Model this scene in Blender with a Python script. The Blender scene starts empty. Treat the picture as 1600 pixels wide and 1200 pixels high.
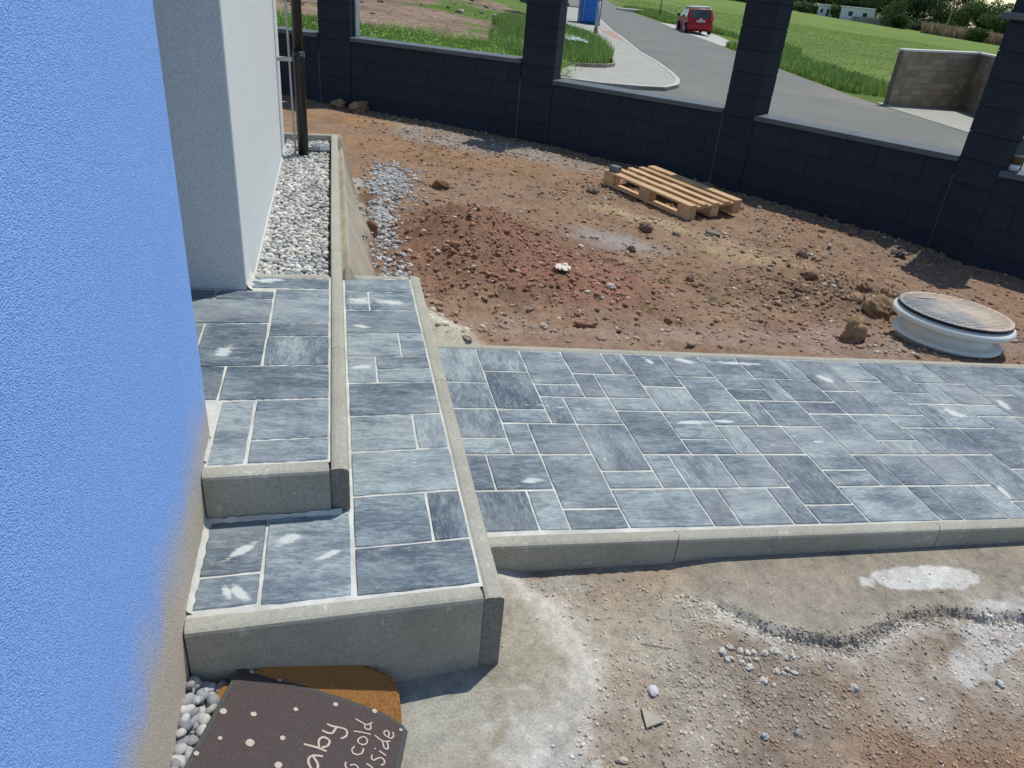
import bpy, bmesh, math, random
import numpy as np
from mathutils import Vector, Matrix
random.seed(7); RNG = np.random.default_rng(11)
sc = bpy.context.scene; COL = sc.collection
PI = math.pi
# ---------------------------------------------------------------- camera, light
cd = bpy.data.cameras.new('camera'); cam = bpy.data.objects.new('camera', cd); COL.objects.link(cam)
cd.sensor_width = 36.0; cd.lens = 26.71; cd.clip_start = .02; cd.clip_end = 3000
RT = ((0.97607, -0.20174, 0.08117), (-0.02824, -0.48770, -0.87255), (0.21561, 0.84938, -0.48173))
m = Matrix([[RT[0][i], -RT[1][i], -RT[2][i]] for i in range(3)]).to_4x4()
m.translation = (0, 0, 1.6); cam.matrix_world = m; sc.camera = cam
SUN_EL = math.radians(63.5); SUN_AZ = math.radians(50)      # azimuth from +Y towards +X
w = bpy.data.worlds.new('World'); sc.world = w; w.use_nodes = True
nt = w.node_tree; bg = nt.nodes['Background']
sky = nt.nodes.new('ShaderNodeTexSky'); sky.sky_type = 'NISHITA'; sky.sun_disc = False
sky.sun_elevation = SUN_EL; sky.sun_rotation = SUN_AZ; sky.air_density = 1.0; sky.dust_density = .05; sky.ozone_density = 2.0
nt.links.new(sky.outputs[0], bg.inputs[0]); bg.inputs[1].default_value = .108
sd = bpy.data.lights.new('sun', 'SUN'); sun = bpy.data.objects.new('sun', sd); COL.objects.link(sun)
sd.energy = 3.45; sd.angle = math.radians(.5); sd.color = (1.0, .955, .88)
sv = Vector((math.sin(SUN_AZ)*math.cos(SUN_EL), math.cos(SUN_AZ)*math.cos(SUN_EL), math.sin(SUN_EL)))
sun.rotation_euler = sv.to_track_quat('Z', 'Y').to_euler()
sc.view_settings.view_transform = 'Standard'; sc.view_settings.look = 'None'
sc.view_settings.exposure = 0.17; sc.view_settings.gamma = 1.0; sc.view_settings.use_curve_mapping = False

# ---------------------------------------------------------------- helpers
def empty(name, loc=(0, 0, 0), rz=0, label=None, cat=None, group=None, kind=None):
    o = bpy.data.objects.new(name, None); COL.objects.link(o); o.location = loc; o.rotation_euler = (0, 0, rz)
    o.empty_display_size = .1
    return tag(o, label, cat, group, kind)
def tag(o, label=None, cat=None, group=None, kind=None):
    if label: o['label'] = label
    if cat: o['category'] = cat
    if group: o['group'] = group
    if kind: o['kind'] = kind
    return o
def link(name, me, mat=None, parent=None, smooth=False):
    if mat and not me.materials: me.materials.append(mat)
    if smooth:
        me.polygons.foreach_set('use_smooth', [True]*len(me.polygons))
    o = bpy.data.objects.new(name, me); COL.objects.link(o)
    if parent: o.parent = parent
    return o
def mesh(name, v, f, mat=None, parent=None, smooth=False):
    me = bpy.data.meshes.new(name); me.from_pydata([tuple(p) for p in v], [], f); me.update()
    return link(name, me, mat, parent, smooth)
def npmesh(name, V, F, mat, col=None, parent=None, smooth=False):
    V = np.ascontiguousarray(V, np.float32); F = np.ascontiguousarray(F, np.int32); k = F.shape[1]; n = len(F)
    me = bpy.data.meshes.new(name)
    me.vertices.add(len(V)); me.vertices.foreach_set('co', V.ravel())
    me.loops.add(n*k); me.loops.foreach_set('vertex_index', F.ravel())
    me.polygons.add(n); me.polygons.foreach_set('loop_start', np.arange(0, n*k, k, dtype=np.int32))
    me.polygons.foreach_set('loop_total', np.full(n, k, np.int32))
    if smooth: me.polygons.foreach_set('use_smooth', np.ones(n, bool))
    me.update(calc_edges=True)
    if col is not None:
        a = me.color_attributes.new('Col', 'FLOAT_COLOR', 'POINT')
        c4 = np.ones((len(V), 4), np.float32); c4[:, :3] = col; a.data.foreach_set('color', c4.ravel())
    me.materials.append(mat)
    o = bpy.data.objects.new(name, me); COL.objects.link(o)
    if parent: o.parent = parent
    return o
def bmo(name, bm, mat, parent=None, smooth=False):
    me = bpy.data.meshes.new(name); bmesh.ops.recalc_face_normals(bm, faces=bm.faces[:]); bm.to_mesh(me); bm.free()
    return link(name, me, mat, parent, smooth)
def bbox(bm, x0, x1, y0, y1, z0, z1, bev=0, M=None, seg=1):
    g = bmesh.ops.create_cube(bm, size=1)['verts']
    for v in g: v.co = Vector(((x0+x1)/2+v.co.x*(x1-x0), (y0+y1)/2+v.co.y*(y1-y0), (z0+z1)/2+v.co.z*(z1-z0)))
    if bev:
        es = list({e for v in g for e in v.link_edges})
        r = bmesh.ops.bevel(bm, geom=es, offset=bev, segments=seg, affect='EDGES', profile=.5)
        g = list({v for f in r['faces'] for v in f.verts} | {v for v in g if v.is_valid})
    if M is not None:
        for v in g: v.co = M @ v.co
    return g
def box(name, x0, x1, y0, y1, z0, z1, mat, parent=None, bev=0, M=None, seg=1):
    bm = bmesh.new(); bbox(bm, x0, x1, y0, y1, z0, z1, bev, M, seg); return bmo(name, bm, mat, parent)
def tube(name, pts, r, mat, parent=None, n=10, smooth=True, bm=None, own=True):
    b = bm or bmesh.new(); rings = []
    for i, p in enumerate(pts):
        p = Vector(p); a = Vector(pts[max(i-1, 0)]); c = Vector(pts[min(i+1, len(pts)-1)]); d = (c-a).normalized()
        up = Vector((0, 0, 1)) if abs(d.z) < .95 else Vector((1, 0, 0)); s = d.cross(up).normalized(); t = s.cross(d)
        rr = r[i] if isinstance(r, (list, tuple)) else r
        rings.append([b.verts.new(p+s*rr*math.cos(2*PI*k/n)+t*rr*math.sin(2*PI*k/n)) for k in range(n)])
    for i in range(len(rings)-1):
        for k in range(n): b.faces.new((rings[i][k], rings[i][(k+1) % n], rings[i+1][(k+1) % n], rings[i+1][k]))
    b.faces.new(rings[0][::-1]); b.faces.new(rings[-1])
    if not bm: return bmo(name, b, mat, parent, smooth)
def lathe(name, prof, mat, parent=None, n=48, M=None, smooth=True):
    V = []; F = []
    for (r, z) in prof:
        for k in range(n): V.append((r*math.cos(2*PI*k/n), r*math.sin(2*PI*k/n), z))
    L = len(prof)
    for i in range(L-1):
        for k in range(n): F.append((i*n+k, i*n+(k+1) % n, (i+1)*n+(k+1) % n, (i+1)*n+k))
    F.append(tuple(range(n))[::-1]); F.append(tuple((L-1)*n+k for k in range(n)))
    if M is not None: V = [M @ Vector(v) for v in V]
    return mesh(name, V, F, mat, parent, smooth)
# numpy value noise
def h2(ix, iy, s):
    n = (ix.astype(np.int64)*374761393 + iy.astype(np.int64)*668265263 + s*1442695041) & 0xffffffff
    n = ((n ^ (n >> 13))*1274126177) & 0xffffffff; n = (n ^ (n >> 16)) & 0xffffffff
    return n.astype(np.float64)/4294967295.0
def vn(x, y, s=0):
    ix = np.floor(x); iy = np.floor(y); fx = x-ix; fy = y-iy; fx = fx*fx*(3-2*fx); fy = fy*fy*(3-2*fy)
    a = h2(ix, iy, s); b = h2(ix+1, iy, s); c = h2(ix, iy+1, s); d = h2(ix+1, iy+1, s)
    return a+(b-a)*fx+(c-a)*fy+(a-b-c+d)*fx*fy
def fbm(x, y, sc_, oc=4, s=0, g=.5):
    t = 0; a = 1; n = 0
    for i in range(oc):
        t = t+a*(vn(x*sc_*2**i+17.3*i, y*sc_*2**i-9.1*i, s+i)-.5); n += a; a *= g
    return t/n*2
def sst(a, b, x):
    t = np.clip((x-a)/(b-a), 0, 1); return t*t*(3-2*t)

# ---------------------------------------------------------------- materials
def newmat(name, rough=.85, spec=.3):
    mt = bpy.data.materials.new(name); mt.use_nodes = True
    b = mt.node_tree.nodes['Principled BSDF']; b.inputs['Roughness'].default_value = rough
    b.inputs['Specular IOR Level'].default_value = spec
    return mt, mt.node_tree, b
def N(t, typ, **k):
    n = t.nodes.new(typ)
    for a, v in k.items():
        if a.startswith('i_'): n.inputs[int(a[2:]) if a[2:].isdigit() else a[2:]].default_value = v
        else: setattr(n, a, v)
    return n
def mixc(t, fac, a, b, mode='MIX'):
    n = t.nodes.new('ShaderNodeMix'); n.data_type = 'RGBA'; n.blend_type = mode
    for s, v in ((0, fac), (6, a), (7, b)):
        if isinstance(v, (int, float)): n.inputs[s].default_value = v
        elif isinstance(v, tuple): n.inputs[s].default_value = (*v, 1) if len(v) == 3 else v
        else: t.links.new(v, n.inputs[s])
    return n.outputs[2]
def noise(t, vec, scale, det=4, rough=.55, dim='3D'):
    n = N(t, 'ShaderNodeTexNoise'); n.inputs['Scale'].default_value = scale; n.inputs['Detail'].default_value = det
    n.inputs['Roughness'].default_value = rough; t.links.new(vec, n.inputs['Vector']); return n.outputs['Fac']
def ramp(t, fac, a, b, ca=(0, 0, 0), cb=(1, 1, 1)):
    n = N(t, 'ShaderNodeValToRGB'); e = n.color_ramp.elements
    e[0].position = a; e[1].position = b; e[0].color = (*ca, 1); e[1].color = (*cb, 1); t.links.new(fac, n.inputs[0]); return n.outputs[0]
def bump(t, b, h, dist, strength=1.0, prev=None):
    n = N(t, 'ShaderNodeBump'); n.inputs['Distance'].default_value = dist; n.inputs['Strength'].default_value = strength
    t.links.new(h, n.inputs['Height'])
    if prev: t.links.new(prev, n.inputs['Normal'])
    if b: t.links.new(n.outputs[0], b.inputs['Normal'])
    return n.outputs[0]
def simple(name, ca, cb=None, scale=20, rough=.8, spec=.3, bd=0, bs=60, metal=0, rnd=0):
    mt, t, b = newmat(name, rough, spec); b.inputs['Metallic'].default_value = metal
    tc = N(t, 'ShaderNodeTexCoord').outputs['Object']
    if cb:
        c = mixc(t, ramp(t, noise(t, tc, scale), .35, .65), ca, cb)
        if rnd:
            oi = N(t, 'ShaderNodeObjectInfo'); mr = N(t, 'ShaderNodeMapRange'); t.links.new(oi.outputs['Random'], mr.inputs[0])
            mr.inputs[3].default_value = 1-rnd; mr.inputs[4].default_value = 1+rnd
            hs = N(t, 'ShaderNodeHueSaturation'); t.links.new(mr.outputs[0], hs.inputs['Value']); t.links.new(c, hs.inputs['Color']); c = hs.outputs[0]
        t.links.new(c, b.inputs['Base Color'])
    else: b.inputs['Base Color'].default_value = (*ca, 1)
    if bd: bump(t, b, noise(t, tc, bs, 3), bd)
    return mt
def plaster(name, ca, cb, base=None):
    mt, t, b = newmat(name, .9, .2); g = N(t, 'ShaderNodeNewGeometry').outputs['Position']
    c = mixc(t, ramp(t, noise(t, g, 3, 3), .3, .7), ca, cb)
    vo = N(t, 'ShaderNodeTexVoronoi'); vo.inputs['Scale'].default_value = 420; t.links.new(g, vo.inputs['Vector']); vd = vo.outputs['Distance']
    v2 = N(t, 'ShaderNodeMath', operation='MULTIPLY_ADD'); t.links.new(noise(t, g, 150, 2, .6), v2.inputs[0]); v2.inputs[1].default_value = .8; t.links.new(vd, v2.inputs[2]); n2 = v2.outputs[0]
    c = mixc(t, ramp(t, n2, .85, 1.15, (0, 0, 0), (.55, .55, .55)), c, tuple(x*.55 for x in ca))
    if base:                                     # painted blue colour cast fades to beige towards the wall foot
        sx = N(t, 'ShaderNodeSeparateXYZ'); t.links.new(g, sx.inputs[0])
        ad = N(t, 'ShaderNodeMath', operation='MULTIPLY_ADD'); t.links.new(noise(t, g, 6, 3), ad.inputs[0]); ad.inputs[1].default_value = -.25
        t.links.new(sx.outputs[2], ad.inputs[2])
        sy = N(t, 'ShaderNodeMath', operation='MULTIPLY_ADD'); t.links.new(sx.outputs[1], sy.inputs[0]); sy.inputs[1].default_value = -base[1]; t.links.new(ad.outputs[0], sy.inputs[2])
        mr = N(t, 'ShaderNodeMapRange'); mr.interpolation_type = 'SMOOTHSTEP'; t.links.new(sy.outputs[0], mr.inputs[0])
        mr.inputs[1].default_value = base[2]; mr.inputs[2].default_value = base[3]; mr.inputs[3].default_value = 1; mr.inputs[4].default_value = 0
        c = mixc(t, mr.outputs[0], c, mixc(t, ramp(t, n2, .85, 1.15, (0, 0, 0), (.6, .6, .6)), base[0], tuple(x*.5 for x in base[0])))
    t.links.new(c, b.inputs['Base Color'])
    iv = N(t, 'ShaderNodeMath', operation='SUBTRACT'); iv.inputs[0].default_value = 1.3; t.links.new(n2, iv.inputs[1]); bump(t, b, iv.outputs[0], .0016, .8)
    return mt
# cement smears wiped over particular slabs: x, y, half length, half width, turn, strength
SMEARS = [(-0.258,1.537,0.058,0.014,0.73,1),(-0.049,1.512,0.043,0.01,0.54,1.3),(-0.28,1.397,0.033,0.012,-1.24,0.9),(-0.252,1.392,0.043,0.016,-0.98,1.1),(0.076,3.151,0.068,0.05,0.13,0.8),(0.218,3.152,0.095,0.03,-0.1,0.8),(0.076,2.885,0.051,0.02,-0.21,0.8),(0.063,2.531,0.048,0.016,0.2,1),(-0.379,2.345,0.067,0.03,1.28,0.6),(-0.283,2.989,0.067,0.03,0.16,0.9),(-0.151,1.574,0.047,0.02,0.52,0.7),(1.407,2.969,0.039,0.02,-1.2,0.9),(1.598,2.981,0.055,0.03,-0.3,1),(1.386,2.422,0.097,0.016,0.02,1.1),(1.537,2.435,0.068,0.014,0.02,1.0),(2.282,2.838,0.05,0.03,-0.89,1),(1.894,2.283,0.037,0.012,0.01,1.0),(2.505,1.926,0.054,0.02,-1.81,1.0),(3.143,2.62,0.066,0.03,-1.82,1),(2.777,2.535,0.055,0.04,-1.17,0.8),(2.802,2.521,0.04,0.02,-0.51,0.8),(0.62,2.031,0.053,0.02,0.08,0.5),(1.869,2.975,0.183,0.02,-0.03,0.6)]
def slabmat(name, axis):
    mt, t, b = newmat(name, .62, .4)
    g = N(t, 'ShaderNodeNewGeometry').outputs['Position']; oi = N(t, 'ShaderNodeObjectInfo')
    add = N(t, 'ShaderNodeVectorMath', operation='MULTIPLY_ADD')
    cb = N(t, 'ShaderNodeCombineXYZ')
    for i in range(3): t.links.new(oi.outputs['Random'], cb.inputs[i])
    t.links.new(cb.outputs[0], add.inputs[0]); add.inputs[1].default_value = (31, 17, 23); t.links.new(g, add.inputs[2])
    mp = N(t, 'ShaderNodeMapping'); t.links.new(add.outputs[0], mp.inputs['Vector'])
    mp.inputs['Scale'].default_value = (.28, 1, 1) if axis == 'x' else (1, .28, 1)
    v = mp.outputs[0]
    st = noise(t, v, 14, 8, .70); cl = noise(t, add.outputs[0], 7, 4, .6)
    mx = N(t, 'ShaderNodeMath', operation='MULTIPLY_ADD'); t.links.new(st, mx.inputs[0]); mx.inputs[1].default_value = .70
    m2 = N(t, 'ShaderNodeMath', operation='MULTIPLY'); t.links.new(cl, m2.inputs[0]); m2.inputs[1].default_value = .30; t.links.new(m2.outputs[0], mx.inputs[2])
    m3 = N(t, 'ShaderNodeMath', operation='MULTIPLY_ADD'); t.links.new(oi.outputs['Random'], m3.inputs[0]); m3.inputs[1].default_value = .17; t.links.new(mx.outputs[0], m3.inputs[2])
    r = N(t, 'ShaderNodeValToRGB'); e = r.color_ramp.elements
    e[0].position = .45; e[0].color = (.040, .064, .094, 1); e[1].position = .72; e[1].color = (.33, .395, .40, 1)
    k = e.new(.57); k.color = (.122, .166, .198, 1); t.links.new(m3.outputs[0], r.inputs[0])
    c = r.outputs[0]
    fine = noise(t, v, 160, 2, .8)
    c = mixc(t, ramp(t, fine, .36, .54, (.5, .5, .5), (0, 0, 0)), c, (.055, .07, .09))
    c = mixc(t, ramp(t, noise(t, v, 60, 4, .8), .5, .68, (0, 0, 0), (.55, .55, .55)), c, (.25, .29, .30))
    c = mixc(t, ramp(t, noise(t, g, 240, 2, .8), .6, .75, (0, 0, 0), (.3, .3, .3)), c, (.42, .45, .46))
    gr = noise(t, v, 85, 6, .85)
    c = mixc(t, ramp(t, gr, .44, .50, (.38, .38, .38), (0, 0, 0)), c, (.045, .068, .095)); c = mixc(t, ramp(t, gr, .52, .58, (0, 0, 0), (.32, .32, .32)), c, (.33, .38, .385))
    # cement haze left from laying: soft film plus wiped smears
    hz = ramp(t, noise(t, g, 2.4, 5, .65), .46, .74, (0, 0, 0), (.50, .50, .50))
    c = mixc(t, hz, c, (.38, .405, .40))
    mp2 = N(t, 'ShaderNodeMapping'); t.links.new(g, mp2.inputs['Vector']); mp2.inputs['Rotation'].default_value = (0, 0, .7); mp2.inputs['Scale'].default_value = (.6, 1.6, 1)
    sm = ramp(t, noise(t, mp2.outputs[0], 4.2, 5, .7), .68, .74)
    nz = noise(t, mp2.outputs[0], 30, 5, .75); acc = None
    for (x, y, rx, ry, a, st) in SMEARS:
        m_ = N(t, 'ShaderNodeMapping', vector_type='TEXTURE'); t.links.new(g, m_.inputs['Vector'])
        m_.inputs['Location'].default_value = (x, y, 0); m_.inputs['Rotation'].default_value = (0, 0, a); m_.inputs['Scale'].default_value = (rx, ry, 50)
        ln = N(t, 'ShaderNodeVectorMath', operation='LENGTH'); t.links.new(m_.outputs[0], ln.inputs[0])
        ma = N(t, 'ShaderNodeMath', operation='MULTIPLY_ADD'); t.links.new(nz, ma.inputs[0]); ma.inputs[1].default_value = -2.4; ma.inputs[2].default_value = 2.15+.25*(st-1)
        mb = N(t, 'ShaderNodeMath', operation='SUBTRACT', use_clamp=True); t.links.new(ma.outputs[0], mb.inputs[0]); t.links.new(ln.outputs['Value'], mb.inputs[1])
        if acc is None: acc = mb.outputs[0]
        else: mm = N(t, 'ShaderNodeMath', operation='MAXIMUM'); t.links.new(acc, mm.inputs[0]); t.links.new(mb.outputs[0], mm.inputs[1]); acc = mm.outputs[0]
    c = mixc(t, ramp(t, acc, .0, .45, (0, 0, 0), (.9, .9, .9)), c, (.53, .555, .53))
    c = mixc(t, sm, c, (.55, .58, .57))
    t.links.new(c, b.inputs['Base Color'])
    bump(t, b, fine, .0012, .8)
    return mt
def vcol(name, rough=.95, spec=.15, fine=None, bd=0, amt=.25, tr=0):
    mt, t, b = newmat(name, rough, spec); a = N(t, 'ShaderNodeVertexColor', layer_name='Col'); c = a.outputs[0]
    g = N(t, 'ShaderNodeNewGeometry').outputs['Position']
    if fine:
        n1 = noise(t, g, fine, 4, .75)
        c = mixc(t, ramp(t, n1, .3, .7), mixc(t, 1.0, c, (1-amt*1.4,)*3, 'MULTIPLY'), mixc(t, 1.0, c, (1+amt,)*3, 'MULTIPLY'))
        if bd: bump(t, b, n1, bd)
    t.links.new(c, b.inputs['Base Color'])
    if tr:
        tb = N(t, 'ShaderNodeBsdfTranslucent'); t.links.new(c, tb.inputs[0]); ms = N(t, 'ShaderNodeMixShader'); ms.inputs[0].default_value = tr
        t.links.new(b.outputs[0], ms.inputs[1]); t.links.new(tb.outputs[0], ms.inputs[2]); t.links.new(ms.outputs[0], t.nodes['Material Output'].inputs[0])
    return mt
M_blue = plaster('blue_cast_render', (.27, .48, 1.0), (.29, .51, 1.0), ((.60, .52, .42), .10, .08, .37))  # blue colour cast and its fade put into the plaster colour
M_white = plaster('white_render', (.80, .84, .82), (.83, .86, .84))
M_slabx = slabmat('slab_streak_across', 'x'); M_slaby = slabmat('slab_streak_along', 'y')
def kerbmat():
    mt, t, b = newmat('kerb_concrete', .9, .2); g = N(t, 'ShaderNodeNewGeometry').outputs['Position']
    c = mixc(t, ramp(t, noise(t, g, 5, 5, .6), .3, .7), (.325, .315, .262), (.415, .402, .338))
    n = noise(t, g, 300, 2, .8)
    c = mixc(t, ramp(t, n, .28, .4, (.7, .7, .7), (0, 0, 0)), c, (.15, .15, .13))
    n3 = noise(t, g, 110, 5, .8); c = mixc(t, ramp(t, n3, .35, .65), mixc(t, 1.0, c, (.80, .80, .80), 'MULTIPLY'), mixc(t, 1.0, c, (1.12, 1.12, 1.12), 'MULTIPLY'))
    c = mixc(t, ramp(t, noise(t, g, 16, 4, .7), .63, .68, (0, 0, 0), (.6, .6, .6)), c, (.58, .58, .52)); c = mixc(t, ramp(t, noise(t, g, 9, 4, .7), .58, .74, (0, 0, 0), (.22, .22, .22)), c, (.22, .205, .17))
    t.links.new(c, b.inputs['Base Color']); bump(t, b, n, .0015, .8); return mt
M_kerb = kerbmat()
M_kend = simple('kerb_cut_end', (.19, .18, .155), (.29, .275, .235), 110, .95, .1, .006, 140)
M_joint = simple('joint_sand', (.47, .47, .42), (.64, .64, .58), 14, .95, .1, .002, 300)
M_block = simple('anthracite_block', (.024, .031, .047), (.029, .037, .054), 9, .85, .2, .0008, 190, rnd=.07)
M_core = simple('wall_joint', (.026, .029, .038), (.034, .037, .045), 20, .9, .2)
M_cop = simple('coping_slab', (.085, .105, .125), (.11, .13, .145), 8, .7, .35, .001, 200, rnd=.08)
M_strip = simple('joint_strip', (.13, .13, .14), (.2, .2, .2), 30, .9)
M_wood = None
def woodmat(name, a, b_, sx):
    mt, t, b = newmat(name, .8, .25); tc = N(t, 'ShaderNodeTexCoord').outputs['Object']
    oi = N(t, 'ShaderNodeObjectInfo')
    mp = N(t, 'ShaderNodeMapping'); t.links.new(tc, mp.inputs['Vector']); mp.inputs['Scale'].default_value = sx
    cc = N(t, 'ShaderNodeCombineXYZ'); t.links.new(oi.outputs['Random'], cc.inputs[0]); t.links.new(oi.outputs['Random'], cc.inputs[1]); t.links.new(cc.outputs[0], mp.inputs['Location'])
    n = noise(t, mp.outputs[0], 22, 4, .6); c = mixc(t, ramp(t, n, .35, .68), a, b_)
    c = mixc(t, ramp(t, noise(t, tc, 5, 3), .55, .75, (0, 0, 0), (.35, .35, .35)), c, (.30, .22, .14))
    mr = N(t, 'ShaderNodeMapRange'); t.links.new(oi.outputs['Random'], mr.inputs[0]); mr.inputs[3].default_value = .8; mr.inputs[4].default_value = 1.05
    hs = N(t, 'ShaderNodeHueSaturation'); t.links.new(mr.outputs[0], hs.inputs['Value']); t.links.new(c, hs.inputs['Color'])
    t.links.new(hs.outputs[0], b.inputs['Base Color']); bump(t, b, n, .001); return mt
M_wood = woodmat('pallet_pine', (.62, .42, .24), (.50, .31, .16), (.12, 1, 1))
M_soil = vcol('soil', .97, .1, 130, .006, .22)
M_grav = vcol('gravel_bits', .9, .2, 180, .001, .15)
M_peb = vcol('pebbles', .8, .3, 60, .001, .2)
M_leaf = vcol('foliage', .7, .25, None, 0, 0, .3)
M_grassv = vcol('grass_blades', .7, .2, None, 0, 0, .35)

# ---------------------------------------------------------------- planes of the place
def zP(x, y=0): return .1025-.0588*x
def zS(x, y=0): return .2604-.0625*x
def zL(x, y=0): return .3977-.0625*x
def zO(x, y): return -1.0043-.05495*x+.01805*y
SK = .097
SC = 1.4054

# ---------------------------------------------------------------- soil
EDGE = [(.43, 1.66), (.75, 1.62), (1.0, 1.575), (1.10, 1.53), (1.20, 1.43), (1.32, 1.38), (1.42, 1.352), (1.52, 1.37), (1.62, 1.41), (1.74, 1.44), (1.9, 1.43), (2.11, 1.395), (2.6, 1.38), (7, 1.3)]
FAN = [(.8, .30), (1.06, .42), (1.15, .49), (1.25, .575), (1.35, .60), (1.44, .575), (1.55, .53), (1.65, .47), (1.8, .42)]   # (y, x)
def soil_h(x, y, fine=True):
    x = np.asarray(x, float); y = np.asarray(y, float)
    front = y < 2.2
    # garden behind the path
    g = -.085-.036*x + .02*fbm(x, y, .7, 3, 3)
    kb = np.maximum(zP(x)-.012, g)
    g = g+(kb-g)*(1-sst(3.07, 3.75, y))
    g = g+.15*np.exp(-((x-.25)/.28)**2-((y-3.5)/.55)**2)
    d = x-.03                                                   # slope of mortar beside the gravel kerb
    g = np.where(y < 5.97, np.maximum(g, .335-2.1*np.clip(d, 0, 9)-.25*sst(4.6, 6.2, y)*np.clip(d*9, 0, 1)), g)
    g = np.where((x < .02) & (y < 5.93), .30, g)
    g = g+.06*np.exp(-((y-6.0)/.25)**2)*(y > 5.9)*(x < .3)
    md = ((x-.80)*.9+(y-4.95)*.15)
    rag = 1+.35*fbm(x, y, 2.2, 3, 8)
    g = g+.25*np.exp(-(((x-.86)/.46)**2+((y-4.95)/.62)**2)*rag)
    g = g+.11*np.exp(-(((x-1.42)/.42)**2+((y-4.15)/.42)**2)*rag)
    g = g+.06*np.exp(-(((x-3.25)/.42)**2+((y-4.2)/.32)**2)*rag)
    g = g-.05*np.exp(-(((x-1.1)/1.3)**2+((y-7.9+.55*x)/.16)**2))  # wheel rut
    g = g+.05*np.exp(-(((x-.7)/.8)**2+((y-9.25+.5*x)/.25)**2))
    g = g+.07*np.exp(-(((x-2.98)/.16)**2+((y-3.5)/.2)**2))
    # front
    f = -.025-.052*np.clip(x-.38, -.8, 2.4)-.01*np.clip(1.7-y, 0, 3)
    f = np.where(x < .38, -.02+.09*sst(-.05, -.3, x), f)
    ex = np.interp(x, [e[0] for e in EDGE], [e[1] for e in EDGE])+.030*fbm(x, y, 13, 3, 21)+.005*fbm(x, y, 30, 2, 22)
    hm = sst(-.024, .012, y-ex)*sst(.95, 1.2, x)
    f = f+hm*(.018+.02*fbm(x, y, 1.5, 2, 4)*0) - (1-hm)*.012*sst(1.0, 1.2, x)*np.exp(-((y-ex)/.05)**2)
    fx = np.interp(y, [e[0] for e in FAN], [e[1] for e in FAN])
    f = f+.02*sst(.07, -.05, x-fx-.012*fbm(x, y, 12, 3, 31))
    h = np.where(front, f, g)
    if fine:
        conc = np.where(front, np.maximum(hm, sst(.03, -.03, x-fx)), sst(.19, .13, x+.03*fbm(x, y, 4, 2, 9))*(y < 6.4))
        rough = (1-.93*conc)
        dd = np.where(front, .5, 1.0)
        rocky = np.clip(.35+.9*fbm(x, y, 1.1, 2, 77)+.8*np.exp(-(((x-.95)/.55)**2+((y-4.7)/.7)**2))+.9*np.exp(-(((x-3.1)/.6)**2+((y-4.3)/.4)**2)), .12, 1.2)
        h = h+rough*dd*rocky*(.026*fbm(x, y, 9, 3, 5)+.034*np.maximum(fbm(x, y, 20, 4, 6, .6), -.08)+.020*fbm(x, y, 50, 2, 61))
        h = h+rough*.0035*fbm(x, y, 90, 2, 7)
        h = np.where((y > 3.0) & (y < 3.4), np.minimum(h, zP(x)-.006+(y-3.08)*.35), h)
    return h
def blob(x, y, cx, cy, rx, ry, rot=0, sft=.35, s=0, wf=4):
    c, n = math.cos(rot), math.sin(rot); u = ((x-cx)*c+(y-cy)*n)/rx; v = (-(x-cx)*n+(y-cy)*c)/ry
    d = np.sqrt(u*u+v*v)+.45*fbm(x, y, wf, 4, 100+s)
    return 1-sst(1-sft, 1+sft, d)
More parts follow.
